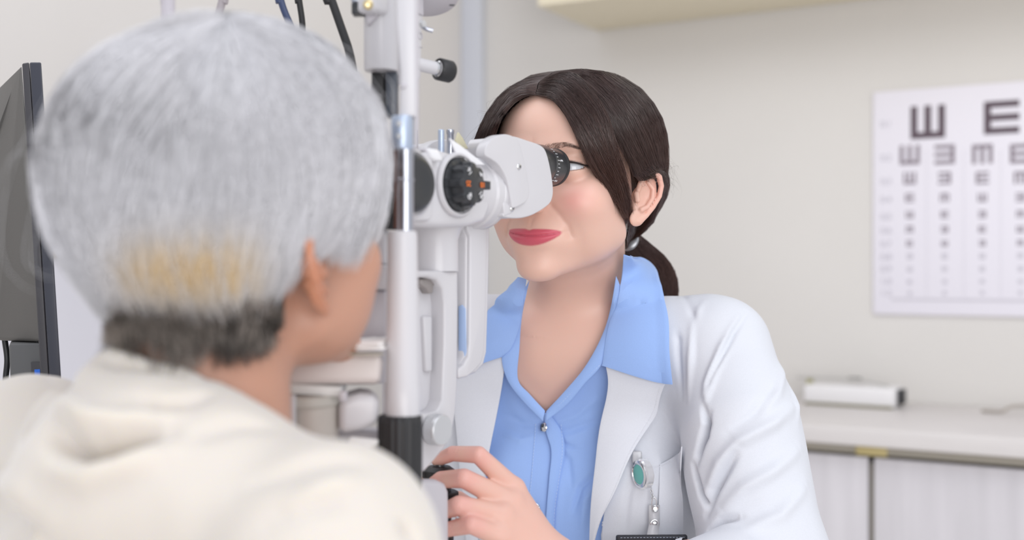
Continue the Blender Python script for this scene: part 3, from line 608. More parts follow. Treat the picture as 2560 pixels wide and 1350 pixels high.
S = [strands(side, 7500, 16, 14, .0045, .8, (1, 1), (0, .02), .00017, seed=2, center=HC, tipspread=.6, lump=.002),
     strands(left, 4200, 16, 14, .0045, .8, (1, 1), (0, .02), .00017, seed=3, center=HC, tipspread=.6, lump=.002),
     strands(bang, 4600, 16, 22, .0045, .9, (.66, 1.0), (0, .05), .00017, seed=4, center=HC, tipspread=.15, wav=.0008, lump=.0015),
     strands(ptg, 3000, 10, 14, .003, .8, (.8, 1), (0, .02), .00018, seed=5, tipspread=.8),
     strands(ny, 900, 8, 12, .002, .8, (1, 1), (0, .1), .00018, seed=6, center=HC),
     # flyaways
     strands(side[:4], 150, 16, 1, .011, .5, (.3, .8), (0, .2), .00005, seed=7, center=HC, wav=.003, lift=([0, .4, 1], [0, .8, 1])),
     strands(left[:4], 90, 16, 1, .010, .5, (.3, .7), (0, .2), .00005, seed=8, center=HC, wav=.003, lift=([0, .4, 1], [0, .8, 1])),
     strands(bang, 60, 16, 2, .006, .9, (.8, 1), (0, .2), .00008, seed=9, center=HC, wav=.003)]
V, Fq, I = strand_mesh(S); h = (np.sin(I[:, 0]*997)*.5+.5)[:, None]; base = np.array([.040, .022, .019])*(1-h)+np.array([.075, .042, .036])*h
red = np.array([.11, .038, .022]); k = np.clip(I[:, 1]*1.3-.35, 0, 1)[:, None]*.45; ntail = np.zeros(len(V))
base = base*(1-k)+red*k
ho = mesh_obj('hair_strands', V, Fq, M_hair, hair, vcol=base)
# brows and lashes
def hairs(lst, rad, name, m, parent, c=(.07, .045, .036)):
    A = [(np.array([cat_rom(c, 8) for c in lst]), np.full((len(lst), 8), rad)*np.linspace(1, .3, 8), np.zeros(len(lst)))]
    V, Fq, I = strand_mesh(A); return mesh_obj(name, V, Fq, m, parent, vcol=np.tile(c, (len(V), 1)))
def onface(xz):
    p = np.stack([xz[:, 0], np.full(len(xz), -140.), xz[:, 1]], 1)*mm
    for _ in range(30): p[:, 1] += head_f(p.astype(np.float32), ears=())*.75
    return p
for s in (-1, 1):
    L_ = []; tt = RNG.random(520); XZ = []
    for t in tt:
        x = 13+36*t; zc_ = 27.5+5.5*math.sin(min(1, t*1.25)*math.pi/2)-5.5*max(0, t-.55)/.45; hw = 3.4*(1-t*.75); z = zc_+RNG.uniform(-hw, hw); XZ.append((s*x, z))
    for t, p in zip(tt, onface(np.array(XZ))):
        d = np.array([s*(1.6+3*t), -.3, 2.6*(1-t)-.9*t])*mm*RNG.uniform(.8, 1.3); a = p+np.array([0, .0003, 0]); b = p+d*.5+np.array([0, -.0006, 0]); c = p+d+np.array([0, .0004*t*6+.0002, 0])
        L_.append([w_wld(a), w_wld(b), w_wld(c)])
    hairs(L_, .00007, 'eyebrow', M_hair, woman); L_ = []
    for k in range(70):
        t = k/69; xx = -12+26*t; up = 5.0*math.sqrt(max(0, 1-(xx/14.5)**2))*(1-.15*xx/14.5)+.9*xx/14.5
        p = np.array([s*(33+xx), -69-math.sqrt(max(0, 13.8**2-xx*xx-up*up)), 11+up])*mm; ln = (5+3.5*t)*mm*RNG.uniform(.8, 1.1); o = np.array([s*(.1+.75*t+RNG.uniform(-.1, .1)), -.9, .05]); o /= np.linalg.norm(o)
        L_.append([w_wld(p), w_wld(p+o*ln*.5+np.array([0, 0, -.0006])), w_wld(p+o*ln+np.array([0, 0, .0016]))])
        if k % 2 == 0:
            lo = -3.2*math.sqrt(max(0, 1-(xx/14.5)**2))+.9*xx/14.5; p = np.array([s*(33+xx), -69-math.sqrt(max(0, 13.4**2-xx*xx-lo*lo)), 11+lo])*mm; L_.append([w_wld(p), w_wld(p+o*ln*.25), w_wld(p+o*ln*.4+np.array([0, 0, -.0012]))])
    hairs(L_, .00014, 'eyelash', M_hair, woman, (.012, .008, .008))
M_liner = mat('eyeliner', (.02, .012, .012), .6)
for s in (-1, 1):
    xz = []
    for k in range(26):
        xx = -12+31*k/25; up = (5.0*math.sqrt(max(0, 1-(xx/14.5)**2))*(1-.15*xx/14.5)+.9*xx/14.5+.5) if xx < 13.3 else 2.6+(xx-13.3)*.30; xz.append((s*(33+xx), 11+up))
    pts = onface(np.array(xz)); pts[:, 1] -= .0001; V, Fq = tubes([np.array([w_wld(q) for q in pts])], np.interp(np.arange(26), [0, 4, 14, 20, 25], [.0003, .0006, .0009, .0008, .0002]), 8)
    mesh_obj('eyeliner', V, Fq.astype(np.int32), M_liner, woman)
tie = lathe('hair_tie', PTW+(P(1578, 612, 1.27)-PTW)*.15, P(1578, 612, 1.27)-PTW, [(0, .010), (.002, .0125), (.005, .0125), (.007, .010)], mat('grey_hair_tie', (.35, .36, .38), .3, .6), woman, 24)
# ================================================================ her clothes
def folds(V, N, lst):
    """lst = (polyline world, width, height): ridges and creases across a cloth surface"""
    d = np.zeros(len(V))
    for pl, w, h in lst:
        bd, t = seg_dist(V, pl); d += h*np.exp(-(bd/w)**2)*np.clip(np.sin(np.clip(t, .03, .97)*math.pi), 0, 1)**.7
    return V+N*d[:, None]
def coat_f(p):
    p = p.astype(np.float32); q = t_loc(p); f = ell(q, (0, .012, -.10), (.172, .118, .245)); f = smin(f, cone(p, t_w((-.06, -.024, .045)), t_w((.06, -.024, .045)), .072, .072), .05)
    f = smin(f, cone(p, SHL-TY[:, 0]*.012, SHR+TY[:, 0]*.012, .055, .055), .06)
    f = smin(f, cone(p, t_w((-.03, .03, .085)), t_w((.065, .03, .117)), .047, .050), .045)
    for s in (-1, 1): f = smin(f, ell(q, (s*.068, -.078, -.05), (.070, .060, .085)), .05)
    f = smin(f, ell(q, (0, -.02, -.16), (.165, .125, .13)), .05)
    m1 = P(1850, 1075, 1.14); f = smin(f, chain(p, [SHL+np.array([.0, 0, -.004]), m1, ELL], [.053, .060, .060]), .022)
    f = smin(f, cone(p, SHR, ELR, .052, .055), .03)
    f = smin(f, chain(p, [ELL, P(1830, 1445, 1.05), P(1715, 1482, 1.02)], [.058, .047, .040]), .02)
    f = smin(f, chain(p, [ELR, P(1200, 1600, 1.12)], [.055, .042]), .02)
    f = smax(f, .040-(sph(p, w_wld((0, .022, -.05))*1., 0)*0+neck_f(p)+.040-.010), .01)   # clear of the neck
    return f
M_coat = mat('white_coat_cotton', (.70, .72, .775), .8, sheen=.1, bump=(1600, .25, .0006), noise=(900, .02))
M_shirt = mat('light_blue_cotton', (.31, .47, .84), .75, sheen=.2, bump=(1800, .25, .0005), noise=(1200, .025))
FP = lambda pts, f=coat_f, off=0.: trace(f, pts, off=off)[0]
xs = axis_pts([(-.30, .42, .0036)]); ys = axis_pts([(.88, 1.50, .0036)]); zs = axis_pts([(.74, 1.18, .0036)])
V, Q = mesh_sdf(coat_f, xs, ys, zs, sub=1, newton=2)
N = grad(coat_f, V)
fl = [([(1846, 790), (1800, 870), (1765, 960), (1760, 1060)], 9, 3), ([(1760, 750), (1735, 800), (1725, 900), (1718, 1000)], 10, 2.5), ([(1700, 725), (1735, 790), (1738, 900)], 9, -2),
      ([(1868, 780), (1835, 830), (1800, 900), (1775, 960)], 7, -3.5), ([(1830, 850), (1790, 930), (1765, 1010)], 8, 2.5),
      ([(1758, 1000), (1768, 1060), (1748, 1130), (1742, 1160)], 8, -7), ([(1775, 1030), (1765, 1090), (1738, 1150)], 7, -5),
      ([(1985, 1010), (1930, 1060), (1850, 1105), (1800, 1160), (1770, 1230)], 16, 6), ([(1848, 1120), (1820, 1165), (1785, 1225), (1765, 1285)], 10, -8),
      ([(2000, 1120), (1930, 1180), (1860, 1220), (1800, 1280)], 16, 5), ([(1852, 1290), (1800, 1300), (1760, 1330)], 9, -6), ([(2015, 1210), (1950, 1290), (1860, 1325)], 16, 4),
      ([(1960, 900), (1945, 980), (1900, 1040)], 14, 3), ([(1940, 960), (1890, 1030), (1820, 1080)], 12, -3), ([(1733, 1160), (1755, 1240), (1762, 1330)], 7, -8),
      ([(1690, 720), (1695, 850), (1700, 1000)], 8, -2), ([(1590, 1150), (1570, 1250), (1560, 1340)], 9, -2), ([(1640, 1120), (1655, 1230), (1690, 1330)], 10, 2),
      ([(1180, 960), (1185, 1060), (1170, 1150)], 9, 2.5), ([(1200, 940), (1215, 1000), (1205, 1100)], 7, -2), ([(1960, 860), (1985, 960), (1995, 1060)], 12, 3)]
V = folds(V, N, [(FP(a), w/2400, h*1.4*mm) for a, w, h in fl]).astype(np.float32)
V = V+N*(vnoise(V, 14, 3)*.0028+vnoise(V, 33, 5)*.0010)[:, None]
pj = proj(V); tl = t_loc(V)
OPEN = [(1205, 1500), (1215, 1180), (1240, 1030), (1262, 930), (1230, 890), (1260, 760), (1320, 690), (1560, 620), (1640, 700), (1600, 900), (1560, 1000), (1520, 1150), (1500, 1350), (1490, 1500)]
front = (N@TY)[:, 1] < .25
wcut = P(1459, 1349, 1.0); keep = ~(point_in(pj, OPEN) & front & (V[:, 1] < 1.30) & (V[:, 2] > .84)) & ~((neck_f(V) < .012) & (tl[:, 2] > .12))
keep &= ~((np.linalg.norm(V-WRR, axis=1) < .15) & (V[:, 1] < 1.14) & (pj[:, 0] < 1500))
V, Q, _ = drop(V, Q, keep); coat = mesh_obj('white_coat', V, Q, M_coat, woman); coat['label'] = 'white cotton coat'
sd = coat.modifiers.new('thick', 'SOLIDIFY'); sd.thickness = .0012; sd.offset = -1
# shirt
def shirt_f(p):
    p = p.astype(np.float32); q = t_loc(p); f = torso_f(p)-.006; f = smin(f, ell(q, (0, -.03, -.16), (.14, .105, .14)), .05); f = smin(f, ell(q, (0, -.070, -.04), (.10, .060, .075)), .04); return smax(f, coat_f(p)+.008, .004)
V, Q = mesh_sdf(shirt_f, axis_pts([(-.15, .30, .003)]), axis_pts([(1.0, 1.45, .003)]), axis_pts([(.78, 1.18, .003)]), sub=1, newton=2)
N = grad(shirt_f, V); SP = lambda pts, off=0.: trace(shirt_f, pts, off=off)[0]
fl = [([(1375, 1085), (1430, 1075), (1490, 1050)], 9, -2.6), ([(1380, 1060), (1440, 1040), (1500, 990)], 9, 2.0), ([(1385, 1110), (1420, 1150), (1430, 1230)], 9, -2), ([(1490, 1180), (1450, 1220), (1430, 1290)], 9, -4), ([(1495, 1205), (1465, 1250), (1455, 1330)], 11, 3),
      ([(1270, 1040), (1310, 1060), (1350, 1065)], 9, -1.8), ([(1255, 1080), (1300, 1100), (1345, 1090)], 9, 1.5), ([(1395, 1130), (1400, 1230), (1390, 1340)], 9, 1.5), ([(1385, 1080), (1410, 1110), (1440, 1120)], 6, -2.5)]
V = folds(V, N, [(SP(a), w/2400, h*mm) for a, w, h in fl]).astype(np.float32)
V = V+N*(vnoise(V, 16, 9)*.0012)[:, None].astype(np.float32)
pj = proj(V); VN = [(1322, 690), (1303, 800), (1296, 880), (1292, 950), (1325, 990), (1362, 1030), (1400, 1000), (1450, 950), (1503, 870), (1540, 760), (1560, 640), (1440, 560)]
keep = ~(point_in(pj, VN) & (V[:, 1] < 1.33)) & ~((neck_f(V) < .010) & (t_loc(V)[:, 2] > .13))
V, Q, _ = drop(V, Q, keep)
shirt = mesh_obj('blue_shirt', V, Q, M_shirt, woman); shirt['label'] = 'light blue button shirt'
# --- pieces laid on the coat and shirt
def lay(name, A, B, f, m, parent, offA=.002, offB=.002, mid=None, nu=14, nv=40, thick=.0012, extra=None, ret=False):
    """ruled strip of cloth between two edges A and B (photo outlines), lying on surface f"""
    a = cat_rom(A, nv); b = cat_rom(B, nv); U = np.linspace(0, 1, nu)
    G = a[:, None]*(1-U[None, :, None])+b[:, None]*U[None, :, None]
    if mid is not None: mdc = cat_rom(mid, nv); k = 4*U*(1-U); G = G+(mdc-(a+b)/2)[:, None]*k[None, :, None]
    Pt, hit = trace(f, G.reshape(-1, 2)); Nn = grad(f, Pt.astype(np.float32))
    vv = np.repeat(np.linspace(0, 1, nv), nu); uu = np.tile(U, nv); off = np.interp(uu, [0, 1], [offA, offB])+.0015*np.sin(uu*math.pi)
    if extra is not None: off = off+extra(uu, vv)
    Pt = Pt+Nn*off[:, None]; q = np.arange(nu*nv).reshape(nv, nu)
    Qf = np.stack([q[:-1, :-1], q[1:, :-1], q[1:, 1:], q[:-1, 1:]], -1).reshape(-1, 4).astype(np.int32)
    o = mesh_obj(name, Pt, Qf, m, parent); s = o.modifiers.new('thick', 'SOLIDIFY'); s.thickness = thick; s.offset = 0; b_ = o.modifiers.new('soft', 'BEVEL'); b_.width = .0005; b_.segments = 2; b_.limit_method = 'ANGLE'
    return (o, Pt.reshape(nv, nu, 3)) if ret else o
def smooth_union(p): p = p.astype(np.float32); return smin(coat_f(p), shirt_f(p)-.001, .012)
# lapels
lapR, GR = lay('lapel', [(1515, 905), (1522, 960), (1505, 1060), (1495, 1160), (1484, 1260), (1478, 1350), (1474, 1450)], [(1672, 955), (1650, 1000), (1622, 1060), (1580, 1140), (1545, 1225), (1508, 1300), (1476, 1400)], smooth_union, M_coat, coat, .004, .0075, extra=lambda u, v: .003*np.sin(v*math.pi), ret=True)
lapL, GL = lay('lapel', [(1266, 890), (1258, 960), (1245, 1030), (1230, 1110), (1218, 1180), (1205, 1260), (1196, 1420)], [(1110, 900), (1128, 960), (1140, 1030), (1150, 1100), (1160, 1180), (1170, 1260), (1180, 1420)], smooth_union, M_coat, coat, .004, .0075, ret=True)
# shirt collar
def collar_f(p):
    p = p.astype(np.float32); r = np.sqrt((p[:, 0]-.068)**2+((p[:, 1]-1.262)*1.12)**2); R = .052+np.clip(1.176-p[:, 2], 0, .046)*1.2-np.clip(1.118-p[:, 2], 0, .2)*1.6-np.clip(p[:, 2]-1.176, 0, .1)*.3
    c = np.maximum(np.maximum((r-R)*.74, p[:, 2]-1.21), 1.05-p[:, 2]); return smin(smin(smin(coat_f(p)-.005, shirt_f(p)-.006, .01), neck_f(p)-.007, .018), c, .025)
colR = lay('collar', [(1553, 634), (1549, 690), (1540, 760), (1520, 830), (1508, 905), (1505, 912)], [(1562, 634), (1622, 672), (1650, 730), (1672, 800), (1678, 880), (1692, 962)], collar_f, M_shirt, shirt, .003, .004, nv=40, extra=lambda u, v: .004*np.sin(u*math.pi)+.002*(u > .9))
colL = lay('collar', [(1321, 700), (1310, 760), (1300, 820), (1280, 870), (1256, 892)], [(1300, 706), (1250, 745), (1215, 790), (1170, 850), (1128, 930)], collar_f, M_shirt, shirt, .003, .004, extra=lambda u, v: .004*np.sin(u*math.pi))
# inner collar stand strips running down to the first button
bandR = lay('collar_band', [(1542, 690), (1525, 780), (1500, 850), (1462, 918), (1415, 975), (1366, 1028)], [(1552, 740), (1530, 830), (1506, 908), (1462, 958), (1420, 1008), (1366, 1052)], collar_f, M_shirt, shirt, -.001, .0015, nu=8)
bandL = lay('collar_band', [(1322, 700), (1304, 790), (1298, 870), (1294, 948), (1325, 988), (1362, 1028)], [(1300, 760), (1275, 840), (1256, 890), (1270, 948), (1308, 1000), (1358, 1052)], collar_f, M_shirt, shirt, -.001, .0015, nu=8)
# placket
plk = lay('placket', [(1362, 1030), (1366, 1080), (1378, 1130), (1372, 1200), (1366, 1280), (1362, 1380)], [(1372, 1030), (1405, 1080), (1412, 1130), (1400, 1200), (1388, 1280), (1384, 1380)], shirt_f, M_shirt, shirt, .0035, .0012, nu=8)
def stitch(name, pts, f, off, m, parent, r=.00028, dash=.0022, gap=.0012):
    c, _ = trace(f, cat_rom(pts, 60)); Nn = grad(f, c.astype(np.float32)); c = c+Nn*off; L = np.concatenate([[0], np.cumsum(np.linalg.norm(np.diff(c, axis=0), axis=1))]); out = []; s = 0
    while s+dash < L[-1]: out.append(np.stack([np.interp([s, s+dash/2, s+dash], L, c[:, k]) for k in range(3)], 1)); s += dash+gap
    V, Fq = tubes(out, r, 5); return mesh_obj(name, V, Fq.astype(np.int32), m, parent)
M_thread = mat('pale_thread', (.55, .68, .92), .7); M_threadw = mat('white_thread', (.80, .81, .86), .7)
stitch('stitching', [(1340, 1060), (1335, 1120), (1328, 1200), (1322, 1260), (1318, 1340)], shirt_f, .0012, M_thread, shirt)
stitch('stitching', [(1404, 1060), (1407, 1130), (1398, 1200), (1388, 1270), (1384, 1350)], shirt_f, .0030, M_thread, shirt)
stitch('stitching', [(1500, 912), (1455, 955), (1410, 1000), (1372, 1040)], collar_f, .0022, M_thread, shirt)
def stitch3(c, m, parent, r=.00025, dash=.0025, gap=.0012):
    L = np.concatenate([[0], np.cumsum(np.linalg.norm(np.diff(c, axis=0), axis=1))]); out = []; s = 0
    while s+dash < L[-1]: out.append(np.stack([np.interp([s, s+dash/2, s+dash], L, c[:, k]) for k in range(3)], 1)); s += dash+gap
    V, Fq = tubes(out, r, 5); return mesh_obj('stitching', V, Fq.astype(np.int32), m, parent)
toc = lambda c: c+nrm(np.array([0, 0, CAMZ])-c[len(c)//2])*.0009
stitch3(toc(GR[2:, -2]), M_threadw, lapR)
# pocket
def pk_f(p): return coat_f(p)-.003
pkt = lay('pocket', [(1648, 1162), (1672, 1150), (1692, 1138), (1704, 1130), (1708, 1116)], [(1640, 1400), (1660, 1400), (1675, 1400), (1692, 1400), (1704, 1400)], pk_f, M_coat, coat, .0015, .001, nu=20, nv=20)
seam = stitch('stitching', [(1600, 1185), (1625, 1175), (1655, 1165), (1685, 1149), (1702, 1136)], pk_f, .004, M_threadw, coat)
# buttons
M_btn = mat('silver_button', (.62, .63, .66), .12, 1.0); M_jewel = mat('crystal', (.85, .88, .92), .05, .6)
def on(f, px, py, off=0.):
    c, _ = trace(f, [(px, py)]); n = grad(f, c.astype(np.float32))[0]; return c[0]+n*off, n
c, n = on(shirt_f, 1362, 1069, .003); n = nrm(n+np.array([-.75, 0, 0]))
bt = lathe('button', c, n, [(0, .0030), (.0008, .0050), (.0020, .0054), (.0030, .0046), (.0034, .0038), (.0036, .0001)], M_btn, shirt, 32); bt['label'] = 'silver dome button'
c, n = on(shirt_f, 1338, 1270, .002)
bt = lathe('button', c, n, [(0, .0045), (.0015, .0052), (.0028, .0048), (.0034, .003), (.0036, .0001)], M_btn, shirt, 10); bt['label'] = 'crystal set button'
for a in range(7): q = c+n*.003+np.array([math.cos(a*.9), 0, math.sin(a*.9)])*.0030; lathe('crystal', q, n, [(0, .0013), (.0010, .0013), (.0018, .0002)], M_jewel, bt, 8)
# badge reel clipped to the pocket edge
rc, rn = on(coat_f, 1606, 1190, .013); rn = nrm(rn+np.array([-2.2, -.05, -.45]))
reel = empty('badge_reel', on(coat_f, 1606, 1150, .004)[0], 'clear badge reel with a turquoise centre clipped to the coat pocket', 'badge reel')
M_clear = mat('clear_plastic', (.86, .86, .88), .12, trans=.55, coat=.5); M_teal = mat('turquoise', (.16, .52, .47), .45)
lathe('case', rc, rn, [(-.004, .0135), (-.003, .0150), (.0035, .0152), (.0050, .0138)], M_clear, reel, 48)
lathe('chrome_ring', rc+rn*.0048, rn, [(0, .0138), (.0015, .0138), (.0022, .0125), (.0022, .0112), (.0015, .0108)], M_chrome, reel, 48)
o = lathe('centre_disc', rc+rn*.0052, rn, [(0, .0104), (.0008, .0104), (.0012, .0098), (.0013, .0001)], M_teal, reel, 48); o['label'] = 'turquoise centre disc'
c0_, n0 = on(coat_f, 1592, 1148, .008); box('clip', c0_, (.010, .004, .013), M_clear, reel, ax=[nrm(np.cross(n0, UP)), n0, np.cross(nrm(np.cross(n0, UP)), n0)], bev=.002)
k0, _ = on(coat_f, 1626, 1222, .010); k1, _ = on(coat_f, 1628, 1240, .010)
for i in range(4):
    q, nq = on(coat_f, 1624+i*1.2, 1226+i*6, .009); th = np.linspace(0, 2*math.pi, 12)[:-1]; a1 = nrm(np.cross(nq, UP)) if i % 2 else nq; V, Fq = tubes([[q+a1*.0013*math.cos(t)+UP*.0022*math.sin(t) for t in np.append(th, th[:1])]], .00045, 6); mesh_obj('chain_link', V, Fq.astype(np.int32), M_chrome, reel)
q = on(coat_f, 1630, 1258, .010)[0]; th = np.linspace(0, 2*math.pi, 25); V, Fq = tubes([[q+np.array([.0024*math.cos(t), 0, .0062*math.sin(t)]) for t in th]], .0006, 8); mesh_obj('snap_hook', V, Fq.astype(np.int32), M_chrome, reel)
def ring(px, py, r, name='rivet'):
    q, nq = on(coat_f, px, py, .0105); lathe(name, q, nq, [(0, r), (.0008, r), (.0011, r*.85), (.0008, r*.6), (.0002, r*.55)], M_chrome, reel, 32); return q, nq
ring(1632, 1270, .0034); q, nq = ring(1631, 1305, .0046); lathe('snap_stud', q, nq, [(0, .0022), (.0016, .0020), (.002, .0001)], M_chrome, reel, 24)
sp = [(1631, 1262), (1631, 1285), (1631, 1305), (1631, 1330)]
cs = [on(coat_f, x, y, .009) for x, y in sp]; s1 = nrm(np.cross(cs[1][1], UP)); V = []; 
cs[-1] = (P(1630, 1345, cs[0][0][1]-.03), cs[0][1])
for c_, n_ in cs: V += [c_-s1*.0056, c_+s1*.0056]
M_strap = mat('clear_vinyl_strap', (.9, .9, .93), .35, trans=.4)
st = mesh_obj('strap', V, [(0, 1, 3, 2), (2, 3, 5, 4), (4, 5, 7, 6)], M_strap, reel); s_ = st.modifiers.new('t', 'SOLIDIFY'); s_.thickness = .0012
# black card holder hanging from the strap
hc, hn = on(coat_f, 1628, 1300, .014); hs = np.array([1., 0.03, 0]); hn = np.array([.03, -1., 0]); hu = UP
card = empty('card_holder', hc-hu*.09, 'black stitched leather card holder hanging from the badge reel strap', 'card holder')
top = on(coat_f, 1629, 1300)[0]; top = P(1629, 1337, top[1]-.035); box('pouch', top-hu*.045, (.070, .090, .006), mat('black_leather', (.02, .022, .03), .45, bump=(900, .4, .001)), card, ax=[hs, hu, hn], bev=.002)
V, Fq = tubes([[top-hu*.002+hn*.0032+hs*x, top-hu*.002+hn*.0032+hs*(x+.002)] for x in np.arange(-.031, .030, .0032)], .0003, 5); mesh_obj('stitching', V, Fq.astype(np.int32), mat('grey_thread', (.4, .45, .55), .6), card)
# ================================================================ slit lamp microscope
U_ = np.array([.57, .8216, 0]); V_ = np.array([.8216, -.57, 0])
M_eq = mat('equipment_white', (.63, .62, .645), .34, coat=.25, bump=(600, .04, .0006)); M_eqg = mat('equipment_grey', (.54, .52, .555), .4); M_sil = mat('silver_knob', (.60, .61, .63), .35, .35); M_rub = mat('black_rubber', (.022, .022, .024), .5)
M_gbk = mat('satin_black', (.03, .032, .036), .3, coat=.2); M_or = mat('orange_paint', (.95, .22, .03), .5, emit=(.0, .0, .0)); M_wp = mat('white_paint', (.8, .8, .82), .5); M_steel = mat('brushed_steel', (.50, .52, .58), .28, 1.0)
M_bluem = mat('bluish_steel', (.50, .58, .72), .38, .6)
sl = empty('slit_lamp', P(1090, 1480, .95), 'white slit lamp microscope between the patient and the woman, black magnification dial on its side', 'slit lamp')
C0 = P(1201, 485, .985); pl = C0+V_*.029
# microscope body
slab('body', [(1030, 384), (1040, 374), (1072, 369), (1106, 375), (1150, 388), (1205, 402), (1228, 440), (1228, 520), (1215, 556), (1172, 567), (1100, 569), (1030, 566)], pl-V_*.002, V_, .056, M_eq, sl, .007, 4)
slab('front_housing', [(1020, 380), (1076, 379), (1084, 392), (1086, 470), (1082, 548), (1072, 553), (1020, 553)], pl+V_*.004, V_, .046, M_eq, sl, .005, 4)
slab('top_plate', [(1040, 372), (1068, 369), (1070, 377), (1040, 378)], pl+V_*.003, V_, .03, M_eqg, sl, .001)
slab('top_strap', [(1070, 369), (1098, 373), (1112, 404), (1090, 402), (1078, 392)], pl+V_*.006, V_, .012, mat('glossy_white', (.85, .85, .88), .2, coat=.6), sl, .002)
lathe('tube', C0-U_*.05, U_, [(0, .026), (.004, .0285), (.034, .0288), (.036, .0305), (.0435, .0308), (.0445, .0298), (.0455, .0308), (.050, .0310), (.052, .0300), (.0525, .0255), (.060, .025)], M_eq, sl, 96, sharp=30)
# magnification dial
dc = plane_hit(1146, 462, pl, V_)
lathe('dial_ring', dc-V_*.001, V_, [(0, .0262), (.0015, .0262), (.0032, .0250), (.0034, .0235), (.001, .0228)], M_eq, sl, 64)
knob = empty  # (plain mesh parts below)
grip = lambda th, t: 1+(.075*np.tanh(3.2*np.cos(th*8)) if t > .004 else 0)
dial = lathe('dial', dc-V_*.001, V_, [(0, .0218), (.002, .0220), (.0038, .0212), (.0046, .0205), (.0050, .0172), (.0140, .0166), (.0160, .0156), (.0168, .0140), (.0170, .0001)], M_gbk, sl, 128, sharp=28, rfun=grip); dial['label'] = 'black lobed magnification dial'
box('pointer', dc+V_*.0135+U_*.0182, (.007, .007, .006), M_gbk, dial, ax=[U_, UP, V_], bev=.0008)
fx = lambda a, r, t: dc+V_*t+U_*math.cos(a)*r+UP*math.sin(a)*r
ft = .0166
for body, a, r, m_, rot in (('25', math.pi, .0085, M_or, math.pi), ('10', 0, .0105, M_or, math.pi/2*0+math.pi), ('16', math.pi-.95, .0118, M_wp, 2.2), ('6', .80, .0115, M_wp, .9), ('40', math.pi+.95, .0118, M_wp, -2.3), ('16', -.80, .0115, M_wp, -.9)):
    xd = U_*math.cos(rot)+UP*math.sin(rot); yd = -U_*math.sin(rot)+UP*math.cos(rot); text('magnification_number', body, fx(a, r, ft), xd, yd, .0062, m_, dial)
# second black disc on the front housing
oc = plane_hit(1027, 458, pl+V_*.004, V_)
lathe('disc_rim', oc, V_, [(-.001, .0262), (.0015, .0262), (.0026, .0245), (.001, .0235)], M_eq, sl, 64)
lathe('front_disc', oc, V_, [(0, .0225), (.004, .0222), (.0075, .0195), (.0082, .0165), (.0075, .012), (.007, .0001)], M_gbk, sl, 64)
# eyepiece housings
E0 = P(1387, 419, 1.068); ph = E0+V_*.021-U_*.03
HO = [(1276, 365), (1279, 345), (1287, 341), (1322, 352), (1352, 363), (1366, 380), (1377, 423), (1383, 466), (1382, 492), (1373, 511), (1346, 530), (1322, 541), (1294, 546), (1263, 543), (1259, 533), (1280, 510), (1290, 440)]
HP = [(1214, 388), (1216, 366), (1232, 346), (1256, 336), (1279, 339), (1295, 353), (1307, 388), (1318, 440), (1323, 482), (1313, 505), (1284, 520), (1279, 506), (1268, 452), (1249, 415), (1230, 399)]
def eyeunit(off):
    h = slab('eyepiece_housing', HO, ph, V_, .046, M_eq, sl, .0085, 6, curve=3); pnl = slab('side_panel', HP, ph+V_*.0035, V_, .010, M_eq, sl, .0032, 5, curve=4)
    web = slab('housing_web', [(1258, 500), (1284, 518), (1280, 534), (1262, 541)], ph+V_*.0008, V_, .012, M_eq, sl, .0015)
    for o in (h, pnl, web): o.location = (np.array(o.location)+off).tolist()
    e = E0+off
    ep = lathe('eyepiece', e-U_*.047, U_, [(0, .0170), (.004, .0192), (.020, .0192), (.0215, .0186), (.0215, .0168), (.0235, .0168), (.0240, .0176), (.0435, .0176), (.0460, .0170), (.0470, .0158), (.0462, .0120), (.042, .0001)], M_gbk, sl, 96, sharp=28, up=(0, 0, 1)); ep['label'] = 'black adjustable eyepiece with a white scale'
    cup = lathe('eyecup', e-U_*.0055, U_, [(0, .0177), (.002, .0181), (.0045, .0176), (.0058, .0162)], M_rub, ep, 96)
    for k in range(13):
        a = math.radians(58-k*11); d_ = V_*math.cos(a)+UP*math.sin(a); L_ = .0036 if k % 2 == 0 else .0022; c = e-U_*(.0215-L_/2)+d_*.01765
        box('scale_tick', c, (L_, .00045, .0003), M_wp, ep, ax=[U_, np.cross(d_, U_), d_], bev=0)
    for body, k in (('3', 4), ('5', 10)):
        a = math.radians(58-k*11); d_ = V_*math.cos(a)+UP*math.sin(a); text('scale_number', body, e-U_*.0155+d_*.0178, np.cross(d_, U_), U_, .0052, M_wp, ep)
eyeunit(np.zeros(3)); eyeunit(-V_*.066-np.array([0, 0, .0]))
box('bridge', E0-U_*.085-V_*.033-UP*.020, (.03, .075, .035), M_eq, sl, ax=[U_, V_, UP], bev=.008, seg=5)
def screw(px, py, p0, par, r=.0021):
    c = plane_hit(px, py, p0, V_); s = lathe('screw', c, V_, [(-.001, r*1.25), (.0002, r*1.25), (.0006, r), (.0013, r*.9), (.0016, r*.6), (.0016, .0001)], M_chrome, par, 32)
    for a in (0.5, 2.07): box('slot', c+V_*.0016, (r*1.1, r*.28, .0003), M_gbk, s, ax=[U_*math.cos(a)+UP*math.sin(a), -U_*math.sin(a)+UP*math.cos(a), V_], bev=0)
screw(1297, 417, ph+V_*.0036, sl, .0022); screw(1280, 521, ph+V_*.0012, sl, .0022)
